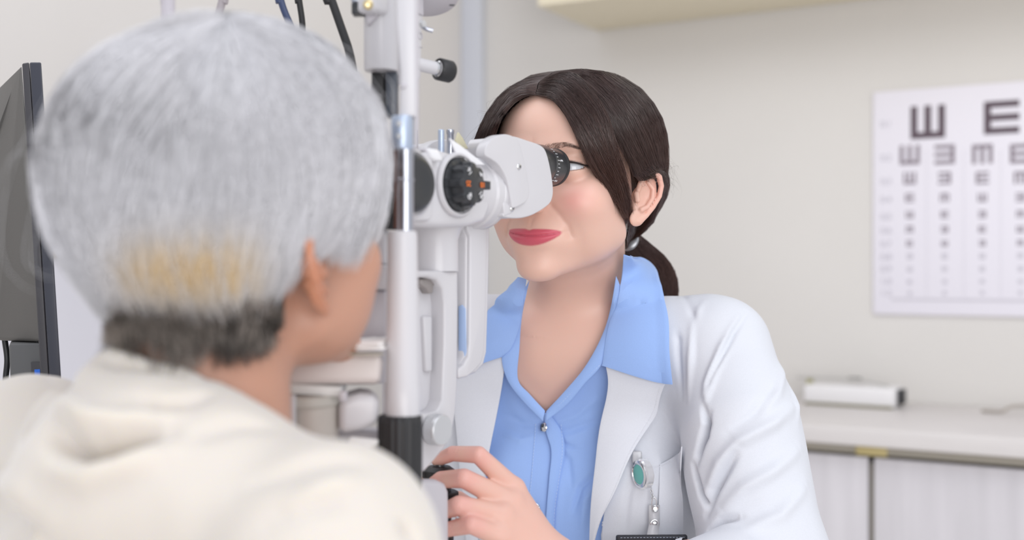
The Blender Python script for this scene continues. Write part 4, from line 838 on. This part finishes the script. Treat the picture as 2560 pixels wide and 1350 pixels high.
# pins and plates on top
c = P(1103, 352, .965); lathe('pin', c-UP*.012, UP, [(0, .0027), (.021, .0027), (.0215, .0022)], M_bluem, sl, 24)
c = P(1126, 350, .975); lathe('pin', c-UP*.012, UP, [(0, .0030), (.017, .0030), (.0175, .0034), (.0205, .0034), (.021, .0028)], M_steel, sl, 24)
c = P(1043, 350, .92); lathe('pin', c-UP*.012, UP, [(0, .0012), (.020, .0012)], M_gbk, sl, 12)
slab('yellowed_fin', [(1140, 352), (1147, 330), (1158, 345), (1172, 372), (1150, 372)], P(1150, 350, .985), V_, .002, mat('yellowed_plastic', (.72, .68, .48), .4, trans=.2), sl, .0006)
slab('breath_guard', [(1125, 345), (1150, 362), (1180, 385), (1214, 412), (1190, 412), (1160, 398), (1142, 384)], pl+V_*.001-U_*.0, V_, .002, mat('guard_white', (.85, .85, .88), .35), sl, .0006)
# columns
cc = P(1092, 600, .945); cc[2] = 0
z = lambda py, d=.945: CAMZ-(py-CY)/F*d
lathe('neck_column', [cc[0], cc[1], z(678)], UP, [(0, .0178), (z(600)-z(678), .0178), (z(578)-z(678), .0200), (z(560)-z(678), .0240)], M_eq, sl, 64)
pc = P(1146, 700, .945)
Cr = [(1020, 676), (1146, 676), (1147, 760), (1145, 960), (1141, 1030), (1132, 1080), (1112, 1122), (1085, 1155), (1062, 1180), (1020, 1196)]
slab('arm_back_panel', Cr, pc-V_*.014, V_, .030, M_eq, sl, .004)
Ci = [(1020, 1034), (1070, 1034), (1096, 1026), (1107, 1000), (1112, 860), (1112, 760), (1107, 722), (1092, 700), (1070, 694), (1020, 694)]
slab('arm_frame', Cr[:-1]+[(1020, 1190)]+Ci, pc, V_, .016, M_eq, sl, .0035)
slab('latch', [(1052, 697), (1090, 697), (1094, 707), (1084, 716), (1083, 732), (1074, 735), (1066, 722), (1052, 712)], pc-V_*.006, V_, .008, mat('latch_grey', (.34, .31, .30), .4, .3), sl, .0012)
slab('recess_rib', [(1060, 790), (1082, 790), (1082, 930), (1066, 930)], pc-V_*.010, V_, .006, M_eq, sl, .002)
kc = plane_hit(1090, 1074, pc+V_*.006, V_); kn = lambda th, t: 1+(.018*np.cos(th*60) if t < .0075 else 0)
o = lathe('lock_knob', kc-V_*.004, V_, [(0, .0120), (.0070, .0122), (.0080, .0126), (.0105, .0124), (.0112, .0117), (.0113, .0001)], M_sil, sl, 180, rfun=kn, sharp=30); o['label'] = 'silver lock knob'
# J-shaped arm
pj_ = P(1200, 700, .985)
JA = [(1160, 545), (1226, 545), (1226, 600), (1223, 750), (1219, 880), (1211, 912), (1192, 933), (1160, 946), (1138, 950), (1138, 925), (1152, 915), (1163, 892), (1166, 860), (1167, 700), (1168, 590), (1160, 575)]
slab('j_arm', JA, pj_, V_, .030, M_eq, sl, .0035, 4); JB = [(x-7 if x > 1190 else x+9, y-(3 if y > 900 else 0)) for x, y in JA]
slab('j_arm_cover', JB, pj_+V_*.003, V_, .010, M_eq, sl, .002, 3)
o = slab('blue_strip', [(1146, 766), (1155, 762), (1163, 772), (1165, 880), (1158, 905), (1146, 920)], plane_hit(1167, 800, pj_, V_)-U_*.0015, -U_, .001, mat('pale_blue_strip', (.42, .55, .80), .5), sl, .0003); o['label'] = 'pale blue strip'  # pale blue strip set against the arm's inner side
# joystick
jc = P(1098, 1200, .985); jx, jy = jc[0], jc[1]; zz = lambda py: CAMZ-(py-CY)/F*.985
knr = lambda th, t: 1+.018*np.sign(np.sin(th*70))
jo = lathe('joystick', [jx, jy, zz(1500)], UP, [(0, .022), (.02, .020), (zz(1345)-zz(1500), .0105), (zz(1204)-zz(1500), .0105)], M_rub, sl, 48)
lathe('joystick_cap', [jx, jy, zz(1196)], UP, [(0, .0135), (.0012, .0140), (.0068, .0140), (.0076, .0134), (.0105, .0095), (.0110, .0001)], M_rub, jo, 210, rfun=lambda th, t: knr(th, t) if .001 < t < .007 else 1, sharp=20)
lathe('joystick_button', [jx, jy, zz(1196)+.0106], UP, [(0, .0050), (.002, .0048), (.0028, .0038), (.003, .0001)], M_gbk, jo, 32)
lathe('joystick_ring', [jx, jy, zz(1250)], UP, [(0, .0150), (.0012, .0164), (.0068, .0164), (.0078, .015)], M_rub, jo, 210, rfun=lambda th, t: knr(th, t) if .001 < t < .007 else 1, sharp=20)
lathe('joystick_ring', [jx, jy, zz(1352)], UP, [(0, .0120), (.001, .0126), (.0068, .0126), (.0078, .0115)], M_rub, jo, 48)
slab('base_housing', [(1040, 1200), (1100, 1200), (1118, 1208), (1126, 1226), (1127, 1260), (1128, 1500), (1040, 1500)], P(1126, 1250, .925), V_, .016, M_eqg, sl, .006, 5)
# illumination tower
it = P(953, 100, .87)
zi = lambda py, d=.87: CAMZ-(py-CY)/F*d
lathe('lamp_housing', [it[0], it[1], zi(178)], UP, [(0, .0125), (.001, .0131), (.20, .0131)], M_eq, sl, 64)
box('lamp_cap', P(932, 6, .85), (.016, .02, .018), M_eq, sl, ax=[V_, U_, UP], bev=.004, seg=4)
slab('cap_wedge', [(912, 30), (952, 33), (918, 64)], P(930, 45, .853), (0, -1, 0), .01, M_eqg, sl, .002)
lathe('brass_screw', P(920, 12, .838), (.3, -1, 0), [(0, .0038), (.002, .0036), (.003, .002), (.003, .0001)], mat('brass', (.75, .62, .35), .3, .9), sl, 24)
box('black_clip', P(896, 25, .86), (.009, .012, .0085), M_gbk, sl, bev=.001); box('chrome_clip', P(896, 3, .86), (.010, .012, .0055), M_steel, sl, bev=.002)
slab('lamp_shaft', [(928, 176), (962, 176), (962, 320), (928, 320)], P(945, 200, .875), (0, -1, 0), .016, M_rub, sl, .002); slab('lamp_shaft', [(963, 176), (992, 176), (992, 292), (963, 292)], P(975, 200, .872), (0, -1, 0), .016, mat('dark_blue_grey', (.06, .07, .09), .35, coat=.3), sl, .002)
slab('mirror_block', [(890, 372), (960, 366), (1002, 372), (1002, 574), (890, 572)], P(955, 470, .842), (0, -1, 0), .012, M_rub, sl, .002)
slab('mirror_plate', [(946, 372), (968, 380), (958, 440), (962, 480), (944, 478), (938, 420)], P(955, 430, .836), (0, -1, 0), .006, mat('dark_smoke', (.07, .07, .08), .25, coat=.5), sl, .0015)
slab('mirror_holder', [(958, 478), (990, 478), (990, 540), (958, 538)], P(970, 500, .833), (0, -1, 0), .01, mat('dark_grey_metal', (.05, .055, .055), .4), sl, .0015)
o = slab('blue_filter', [(924, 548), (940, 540), (952, 570), (924, 570)], P(938, 558, .833), (0, -1, 0), .004, mat('blue_filter', (.03, .06, .22), .3), sl, .0005); o['label'] = 'dark blue filter'
box('white_tip', P(934, 494, .829), (.006, .006, .0022), M_wp, sl, bev=.0008); tube('bright_pin', [P(959, 474, .829), P(970, 465, .829)], .0010, M_wp, sl)
lathe('brown_rod', [P(990, 500, .829)[0], .829, zi(572, .829)], UP, [(0, .0016), (.065, .0016)], mat('brown_bakelite', (.16, .07, .05), .4), sl, 16)
# right upright with lever, knob and disc
ur = P(1046, 100, .92)
slab('upright_plate', [(1036, -160), (1062, -160), (1060, 32), (1056, 60), (1055, 114), (1053, 195), (1045, 206), (1036, 206)], ur, V_, .02, M_eq, sl, .0015)
slab('upright_plate', [(1036, -20), (1060, -20), (1060, 40), (1036, 26)], ur+V_*.002, V_, .006, M_eqg, sl, .001); slab('upright_foot', [(1036, 206), (1046, 206), (1043, 228), (1036, 228)], ur-V_*.002, V_, .014, M_eqg, sl, .001)
c = plane_hit(1050, 90, ur, V_); th = np.linspace(0, 2*math.pi, 33); V, Fq = tubes([[c+V_*.0004+U_*.0026*math.cos(t)+UP*.0026*math.sin(t) for t in th]], .0004, 6); mesh_obj('zero_mark', V, Fq.astype(np.int32), M_eqg, sl)
slab('seam', [(1041, 115), (1056, 118), (1056, 120), (1041, 117)], ur+V_*.0004, V_, .001, M_eqg, sl, 0)
tube('lever', [P(1052, 58, .905), P(1056, 66, .905), P(1068, 73, .905), P(1082, 77, .906)], .0017, M_steel, sl); lathe('lever_pivot', P(1053, 60, .902), V_, [(0, .003), (.003, .0028), (.0032, .0001)], M_sil, sl, 20)
ka = nrm([.76, .64, -.08]); k0 = P(1052, 162, .925)
lathe('knob_arm', k0-ka*.01, ka, [(0, .0054), (.024, .0054), (.0245, .0048)], M_eq, sl, 40); kk = k0+ka*.0135
lathe('knob_collar', kk, ka, [(0, .0056), (.003, .0058), (.0036, .0066), (.0060, .0068)], M_chrome, sl, 40)
lathe('focus_knob', kk+ka*.0045, ka, [(0, .0072), (-.0008, .0086), (0, .0092), (.0115, .0092), (.0130, .0082), (.0132, .0001)], M_rub, sl, 64)
dn = nrm([.15, -.38, -.9]); lathe('tilted_disc', P(1076, -8, .93), dn, [(0, .0225), (.001, .0232), (.0025, .0232), (.003, .0225), (.0031, .0001)], M_eqg, sl, 96)
box('disc_slot', P(1130, 13, .922), (.0045, .002, .001), M_gbk, sl, bev=.0004)
# lamp column behind the headrest post
slab('rear_post', [(1010, -200), (1036, -200), (1036, 210), (1010, 210)], P(1020, 100, .90), (0, -1, 0), .02, M_eq, sl, .003)
# ================================================================ headrest frame
hr = empty('headrest', P(1000, 1400, .80), 'white chin rest frame before the patient, its thick post ending in a ribbed black grip', 'headrest')
hd_ = .80; zh = lambda py, d=hd_: CAMZ-(py-CY)/F*d; hx = P(1010, 0, hd_)[0]
pxm = lambda px: P(px, 0, hd_)[0]
lathe('post_sleeve', [pxm(1006), hd_, zh(1037)], UP, [(0, .0124), (.02, .0124), (.021, .0118), (zh(590)-zh(1037), .0106), (zh(578)-zh(1037), .0098), (zh(575)-zh(1037), .0001)], M_eq, hr, 64)
lathe('post_grip', [pxm(1000), hd_, zh(1420)], UP, [(0, .0150), (zh(1036)-zh(1420)-.006, .0156), (zh(1036)-zh(1420)-.001, .0150), (zh(1036)-zh(1420), .0130)], M_rub, hr, 160, rfun=lambda th, t: 1+.022*np.cos(th*20), sharp=60)
lathe('steel_rod', [pxm(1012), hd_+.005, zh(580)], UP, [(0, .0058), (.036, .0058), (.0365, .0064), (.0375, .0064), (.038, .0058), (zh(368)-zh(580), .0058)], M_steel, hr, 48)
lathe('rod_clamp', [pxm(1004), hd_+.004, zh(372)], UP, [(0, .0074), (.001, .0078), (zh(296)-zh(372), .0078), (zh(289)-zh(372), .0072), (zh(289)-zh(372), .0001)], M_bluem, hr, 48)
for py in (311, 342): lathe('clamp_screw', [pxm(1000), hd_-.0035, zh(py)], (-.1, -1, 0), [(0, .0022), (.0015, .002), (.0016, .0001)], M_sil, hr, 20)
prism('side_bar', [P(1003, -260, hd_), P(1036, -260, hd_), P(1038, 100, hd_), P(1040, 292, hd_), P(997, 292, hd_), P(1000, 180, hd_), P(990, 60, hd_), P(984, -260, hd_)], [q+np.array([0, .012, 0]) for q in (P(1003, -260, hd_), P(1036, -260, hd_), P(1038, 100, hd_), P(1040, 292, hd_), P(997, 292, hd_), P(1000, 180, hd_), P(990, 60, hd_), P(984, -260, hd_))], M_eq, hr, .002)
lathe('bar_screw', P(1009, 214, hd_), (0, -1, 0), [(-.001, .0024), (.0006, .0024), (.0014, .0016), (.0015, .0001)], M_eqg, hr, 24)
slab('bar_edge', [(1036, -40), (1044, -40), (1046, 260), (1044, 372), (1036, 372)], P(1040, 100, hd_+.004), (0, -1, 0), .008, M_eqg, hr, .001)
slab('lamp_mount', [(920, 580), (930, 572), (968, 572), (968, 662), (920, 662)], P(940, 600, .845), (0, -1, 0), .03, M_eq, hr, .004)
slab('screw_block', [(924, 662), (962, 662), (968, 668), (968, 724), (924, 724)], P(945, 690, .838), (0, -1, 0), .03, M_eq, hr, .0015); lathe('screw', P(932, 693, .838), (0, -1, 0), [(0, .0016), (.0008, .0014), (.0009, .0001)], mat('dark_brass', (.18, .10, .07), .4, .5), hr, 16)
slab('lower_panel', [(888, 727), (966, 727), (966, 860), (888, 860)], P(930, 790, .842), (0, -1, 0), .03, M_eqg, hr, .002)
for px in (882,): box('panel_gap', P(px, 800, .85), (.0016, .01, .02), M_rub, hr, bev=0)
slab('backing_plate', [(700, 850), (800, 700), (966, 700), (966, 960), (700, 960)], P(930, 790, .872), (0, -1, 0), .02, M_eqg, hr, .002)
# chin cup with paper tissues
cp = P(838, 880, .80)
slab('chin_cup', [(700, 898), (760, 882), (860, 880), (950, 884), (956, 900), (950, 958), (700, 962)], P(838, 880, .79), nrm([.1, -1, .12]), .05, mat('warm_white_plastic', (.66, .60, .58), .4), hr, .007, 5)
M_tis = mat('tissue_paper', (.86, .83, .82), .9)
for i in range(7):
    w0, w1 = 815+i*3+RNG.uniform(-6, 6), 958-RNG.uniform(0, 8); y = 876-i*2.4; k = 9
    T = [P(w0+(w1-w0)*t, y+3*math.sin(t*5+i)+(-4*math.exp(-((t-.45)/.12)**2)), .782+.0*t) for t in np.linspace(0, 1, k)]; B_ = [q+np.array([.005, .055, .002]) for q in T]
    V = np.array(T+B_); Fc = [(j, j+1, j+1+k, j+k) for j in range(k-1)]; o = mesh_obj('paper_tissue', V, Fc, M_tis, hr); s_ = o.modifiers.new('t', 'SOLIDIFY'); s_.thickness = .0006
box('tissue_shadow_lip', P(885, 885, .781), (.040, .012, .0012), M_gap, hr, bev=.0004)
# adjusting wheel and block under the chin cup
wc_ = P(770, 1000, .80)
slab('label_plate', [(690, 958), (852, 968), (848, 992), (690, 984)], P(770, 975, .785), (0, -1, 0), .03, mat('plate_white', (.76, .77, .76), .4), hr, .001)
lathe('height_wheel', [wc_[0], wc_[1], zh(1013)], UP, [(0, .0215), (.0015, .0228), (zh(988)-zh(1013), .0228), (zh(984)-zh(1013), .0215), (zh(984)-zh(1013), .0001)], mat('wheel_grey', (.50, .48, .44), .5), hr, 96)
lathe('wheel_column', [wc_[0]+.002, wc_[1], zh(1180)], UP, [(0, .0195), (zh(1012)-zh(1180), .0195)], mat('column_beige', (.52, .48, .44), .45), hr, 64)
box('wheel_post', P(728, 1060, .776), (.006, .006, .04), M_eq, hr, bev=.001)
slab('side_block', [(846, 1000), (900, 984), (940, 988), (950, 1008), (946, 1062), (900, 1078), (846, 1086)], P(895, 1030, .79), nrm([.15, -1, .0]), .045, M_eq, hr, .006, 5)
box('wheel_catch', P(858, 990, .775), (.005, .006, .007), M_eqg, hr, bev=.001)
slab('side_block', [(846, 1076), (960, 1076), (960, 1130), (846, 1130)], P(895, 1100, .83), nrm([.15, -1, .0]), .02, M_eqg, hr, .002)
slab('tray_edge', [(876, 1090), (946, 1097), (946, 1108), (925, 1118), (868, 1112)], P(910, 1100, .79), nrm([.1, -1, .5]), .008, mat('tray_white', (.80, .79, .78), .4), hr, .001)
# cables hanging in from above
for i, (pts, r, m_, lb) in enumerate((([(640, -700, .98), (690, -60, .98), (702, 0, .98), (716, 40, .98), (735, 80, .98), (760, 140, .98)], .0030, mat('dark_blue_cable', (.03, .05, .13), .35, coat=.3), 'dark blue curved cable above the grey hair, leftmost of the three dark ones'),
                                 ([(730, -700, .99), (742, -60, .99), (748, 0, .99), (756, 60, .99), (758, 140, .99)], .0027, M_rub, 'black cable above the grey hair, middle of the three dark ones'),
                                 ([(740, -700, .97), (808, -60, .97), (829, 0, .97), (852, 66, .97), (872, 125, .97), (884, 180, .97)], .0036, M_rub, 'thick black cable slanting down beside the lamp housing'),
                                 ([(415, -700, 1.5), (418, -60, 1.5), (420, 0, 1.5), (421, 60, 1.5), (421, 120, 1.5)], .0095, mat('pale_tube', (.58, .55, .60), .5), 'pale thick tube rising above the left side of the grey hair'),
                                 ([(600, -700, 1.3), (566, -60, 1.3), (556, 0, 1.3), (545, 45, 1.3), (535, 100, 1.3)], .0045, mat('taupe_cord', (.40, .36, .38), .5), 'thin taupe cord above the middle of the grey hair'))):
    tag(tube('cable', [P(*q) for q in pts], r, m_, n=40), lb, 'cable')
# ================================================================ patient seen from behind
PR_ = rotm(math.radians(145), math.radians(-16)).astype(np.float32)
PH = P(772, 690, .675)-np.array([-74, 8, -13])*mm@PR_.T
def p_loc(p): return (p-PH.astype(np.float32))@PR_
def P3(x, y, z): return np.array([x, y, z])*mm@PR_.T+PH
NB = P(505, 1130, .690)
PSR = P(808, 1400, .595); PSL = P(70, 1165, .80); PY = rotm(math.radians(145)).astype(np.float32)
PTC = (PSR+PSL)/2+np.array([-.01, -.0, -.22])
def pneck_f(p): return cone(p, P3(0, 30, -35), NB, .050, .054)
def pbody_f(p):
    p = p.astype(np.float32); l = p_loc(p); m = (np.abs(l) < .17).all(1); h = sph(l, (0, 0, 0), .13)+.02
    if m.any(): h[m] = head_f(l[m], ears=(-1, 1), smile=.2)
    f = smin(h, pneck_f(p), .022)
    f = smin(f, cone(p, PSR, PSL, .035, .035), .05); f = smin(f, ell((p-PTC.astype(np.float32))@PY, (0, 0, 0), (.15, .10, .24)), .05)
    return f
pat = empty('person', PTC+np.array([0, 0, -.25]), 'person with short silver hair in a cream fleece top, seen from behind', 'person')
M_pskin = mat('patient_skin', (.72, .40, .28), .45, sss=.2, vcol=True, scale=.005, rad=(1, .35, .2))
V, Q = mesh_sdf(pbody_f, axis_pts([(-.42, .10, .003)]), axis_pts([(.48, .95, .003)]), axis_pts([(.84, 1.36, .003)]), sub=1, newton=1)
L = p_loc(V); c0 = np.tile([.53, .285, .20], (len(V), 1)); er = np.clip((np.abs(L[:, 0])-.070)/.010, 0, 1)*.6*(L[:, 2] > -.06)*(L[:, 2] < .05); c0 = c0*(1-er[:, None])+np.array([.58, .22, .11])*er[:, None]
mesh_obj('body', V, Q.astype(np.int32), M_pskin, pat, vcol=c0)
# hair
h1 = P(527, 372, .722); h2 = P(482, 520, .715)
def phull(p):
    p = p.astype(np.float32); f = ell(p, h1, (.0985, .103, .0765)); f = smin(f, ell(p, h2, (.076, .083, .074)), .03); f = smin(f, ell(p, P(700, 480, .745), (.054, .078, .060)), .03); return smin(f, head_f(p_loc(p), ears=(), smile=0)-.006, .012)
def pg(*pts):
    out = []
    for q in pts:
        if q[0] == 'l': out.append(P3(*q[1:]))
        elif q[0] == 'd': out.append(P(*q[1:]))
        else: out.append(trace(phull, [(527+(q[0]-527)*(.925 if q[0] < 527 else .885), 400+(q[1]-400)*(.93 if q[1] < 400 else 1))], off=(q[2] if len(q) > 2 else 0)*mm)[0][0])
    return out
CRW = trace(phull, [(566, 88)])[0][0]
PHC = h1+np.array([0, 0, -.02])
pgu = [pg((535, 60), (300, 105), (150, 235), (96, 400), (125, 560), (205, 690), (262, 765)),
       pg((540, 75), (370, 135), (235, 290), (195, 470), (235, 630), (300, 745)),
       pg((548, 85), (440, 190), (350, 350), (330, 520), (350, 660), (392, 762)),
       pg((558, 90), (525, 230), (485, 390), (470, 550), (478, 680), (498, 770)),
       pg((570, 90), (615, 230), (625, 390), (612, 550), (600, 680), (600, 765)),
       pg((582, 85), (695, 190), (745, 350), (745, 510), (718, 640), (682, 735)),
       pg((592, 78), (765, 170), (845, 320), (855, 460), (828, 560), (772, 640)),
       pg((600, 70), (820, 155), (915, 290), (932, 430), (905, 540), (835, 640)),
       pg((606, 62), (840, 130), (945, 260), (965, 390), (950, 510), (895, 655)),
       pg((606, 58), (820, 110), (950, 250), ('d', 938, 380, .77), ('d', 930, 500, .775), ('d', 902, 600, .78)),
       pg((604, 54), (760, 80), ('l', -62, -38, 110), ('l', -62, -76, 82), ('l', -53, -88, 52), ('l', -52, -90, 34)),
       pg((590, 50), (680, 60), ('l', 0, -50, 126), ('l', 0, -94, 94), ('l', 0, -104, 66), ('l', 0, -102, 46)),
       pg((560, 50), (540, 50), ('l', 52, -40, 122), ('l', 66, -80, 92), ('l', 62, -98, 56), ('l', 60, -98, 36)),
       pg((545, 52), (430, 60), ('l', 84, -10, 106), ('l', 98, -36, 66), ('l', 94, -44, 24), ('l', 88, -40, -2)),
       pg((535, 60), (330, 90), ('l', 96, 30, 90), ('l', 108, 10, 44), ('l', 102, 10, 4), ('l', 86, 20, -26)),
       pg((535, 60), (300, 105), (150, 235), (96, 400), (125, 560), (205, 690), (262, 765))]
pgu = [[CRW+(g[0]-CRW)*.15]+[g[0]*.5+CRW*.5+np.array([0, -.0, .002])]+g[1:] for g in pgu]
def pcap_f(p):
    f = phull(p)+.007; l = p_loc(p.astype(np.float32))*1000
    f = smax(f, -ell(l, (0, -95, -10), (92, 86, 84))/1000, .004)
    f = smax(f, ((-24+(l[:, 1]-40)*-.10+np.clip(30-l[:, 1], 0, 99)*.9)-l[:, 2])/1000*.75, .004); return f
V, Q = mesh_sdf(pcap_f, axis_pts([(-.34, -.04, .005)]), axis_pts([(.58, .87, .005)]), axis_pts([(1.08, 1.36, .005)]), sub=0, newton=2)
M_phair = hair_mat('silver_hair', .42, .4); pc0 = np.tile([.72, .71, .75], (len(V), 1))
ph_ = mesh_obj('hair', V, Q.astype(np.int32), M_phair, pat, vcol=pc0); ph_['label'] = 'short silver white hair, yellowed above the nape'
nape = [pg(('l', 62, 46, -8), ('d', 300, 740, .70), ('d', 292, 800, .70), ('d', 280, 870, .70))]
def onneck(px, py, off=.003):
    return trace(pbody_f, [(px, py)], off=off)[0][0]
nape = [[onneck(x0, 690, .003), onneck(x0+(x1-x0)*.4, 750, .006), onneck(x0+(x1-x0)*.8, 810, .005), onneck(x1, ye, .003)] for x0, x1, ye in ((300, 285, 880), (340, 335, 905), (400, 405, 915), (460, 470, 920), (520, 540, 915), (580, 600, 900), (640, 645, 880), (690, 680, 845))]
SP_ = [strands(pgu, 15000, 14, 60, .006, 1.5, (.86, 1.02), (0, .10), .00021, seed=21, center=PHC, tipspread=.35, wav=.0011, lump=.0045),
       strands(pgu[:9], 120, 14, 1, .016, 1.0, (.6, 1.0), (0, .5), .00010, seed=22, center=PHC, wav=.005),
       strands(pgu[1:8], 3500, 14, 16, .003, 1.0, (.98, 1.12), (.3, .6), .00020, seed=24, center=PHC, tipspread=.4, wav=.0016)]
V, Fq, I = strand_mesh(SP_); l = p_loc(V.astype(np.float32))*1000; rr = (np.sin(I[:, 0]*1371)*.5+.5)
st = .5+.5*np.sin(I[:, 0]*41+np.sin(I[:, 0]*113)*2); col = np.array([.94, .935, .97])*(1-rr[:, None]*.14-st[:, None]*.22)
pj = proj(V); yl = np.exp(-((pj[:, 1]-685)/75)**2)*np.exp(-((pj[:, 0]-480)/190)**4)*np.clip((l[:, 1]-20)/30, 0, 1); yl = np.clip(yl*(.7+.5*np.sin(I[:, 0]*531)), 0, 1)[:, None]*.85
col = col*(1-yl)+np.array([.80, .53, .16])*yl
mesh_obj('hair_strands', V, Fq, M_phair, ph_, vcol=col)
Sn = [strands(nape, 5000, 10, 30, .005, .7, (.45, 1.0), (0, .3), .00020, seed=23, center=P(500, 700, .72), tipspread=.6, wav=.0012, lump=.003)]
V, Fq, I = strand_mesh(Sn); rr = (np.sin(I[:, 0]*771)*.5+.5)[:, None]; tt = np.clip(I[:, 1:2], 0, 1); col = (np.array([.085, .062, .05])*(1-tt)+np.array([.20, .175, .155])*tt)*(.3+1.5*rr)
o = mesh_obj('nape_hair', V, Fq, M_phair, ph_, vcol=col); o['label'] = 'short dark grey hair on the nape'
# side lock in front of the ear
lock = [pg((870, 470, 2), (880, 560, 3), ('d', 865, 620, .722), ('d', 832, 700, .725)), pg((905, 460, 2), (912, 550, 3), ('d', 892, 610, .735), ('d', 850, 705, .735)), pg((940, 450, 1), (940, 530, 1), ('d', 912, 590, .75), ('d', 872, 680, .745))]
V, Fq, I = strand_mesh([strands(lock, 1500, 10, 14, .004, 1.0, (.7, 1.0), (0, .2), .00020, seed=25, center=PHC, tipspread=.4, wav=.001)]); rr = (np.sin(I[:, 0]*771)*.5+.5)[:, None]; col = np.array([.80, .80, .85])*(1-rr*.35)*(1-.5*np.clip(I[:, 1:2]*1.5-.7, 0, 1)); mesh_obj('hair_lock', V, Fq, M_phair, ph_, vcol=col)
# ear-side cream fleece top
def top_f(p):
    p = p.astype(np.float32); q = (p-PTC.astype(np.float32))@PY
    f = ell(q, (0, .02, -.055), (.180, .130, .28)); f = smin(f, cone(p, PSR, PSL, .054, .055), .03)
    f = smin(f, cone(p, PSR, PSR+np.array([.02, .03, -.25]), .057, .055), .03); f = smin(f, cone(p, PSL, PSL+np.array([-.04, .04, -.25]), .058, .055), .03)
    f = smin(f, chain(p, [P(335, 968, .665), P(425, 1050, .645), P(535, 1170, .64), P(630, 1280, .665)], [.0265, .024, .019, .016]), .02)
    f = smin(f, chain(p, [P(210, 1080, .70), P(350, 1130, .64), P(510, 1225, .615), P(680, 1310, .625)], [.033, .036, .030, .024]), .03)
    f = smin(f, ell(p, P(400, 1200, .63), (.08, .06, .05)), .03)
    return smax(f, -(pneck_f(p)-.004), .008)
M_top = mat('cream_fleece', (.72, .67, .61), .9, sss=.35, rad=(1, .75, .25), scale=.012, sheen=.5, bump=(400, .3, .0012))
V, Q = mesh_sdf(top_f, axis_pts([(-.56, .16, .005)]), axis_pts([(.40, .96, .005)]), axis_pts([(.80, 1.14, .005)]), sub=1, newton=2); N = grad(top_f, V)
TP = lambda a: trace(top_f, a, d0=.3)[0]
fl = [([(225, 898), (300, 905), (380, 915), (460, 930), (540, 945)], 16, -6.5), ([(340, 868), (420, 895), (520, 935), (600, 975)], 16, 3), ([(330, 990), (400, 1008), (470, 1000), (530, 985)], 20, -6), ([(130, 1050), (160, 1100), (210, 1130), (290, 1115), (360, 1085), (420, 1075)], 26, -17), ([(150, 1000), (220, 1060), (300, 1060), (400, 1040)], 24, 8),
      ([(140, 1170), (230, 1190), (330, 1160), (420, 1130)], 30, 9), ([(0, 1250), (60, 1310), (110, 1350), (140, 1400)], 26, -9), ([(0, 1150), (60, 1230), (130, 1290)], 28, 5), ([(480, 1100), (600, 1060), (690, 1070)], 22, -4), ([(600, 1230), (720, 1180), (850, 1150), (930, 1160)], 24, -4), ([(700, 1290), (800, 1230), (900, 1200)], 24, 4), ([(1000, 1300), (1030, 1330), (1050, 1370)], 16, -5), ([(640, 1330), (760, 1270), (880, 1250)], 24, -3), ([(120, 925), (170, 960), (200, 1010)], 22, -4)]
V = folds(V, N, [(TP(a), w/4000, h*1.5*mm) for a, w, h in fl]); V = V+N*(vnoise(V, 22, 31)*.0022+vnoise(V, 60, 33)*.0006)[:, None]
tl_ = p_loc(V.astype(np.float32)); keep = ~((pneck_f(V) < .0055) & (V[:, 2] > NB[2]-.01))
V, Q, _ = drop(V.astype(np.float32), Q, keep)
mesh_obj('fleece_top', V, Q, M_top, pat)['label'] = 'cream fleece top with a soft cowl collar'
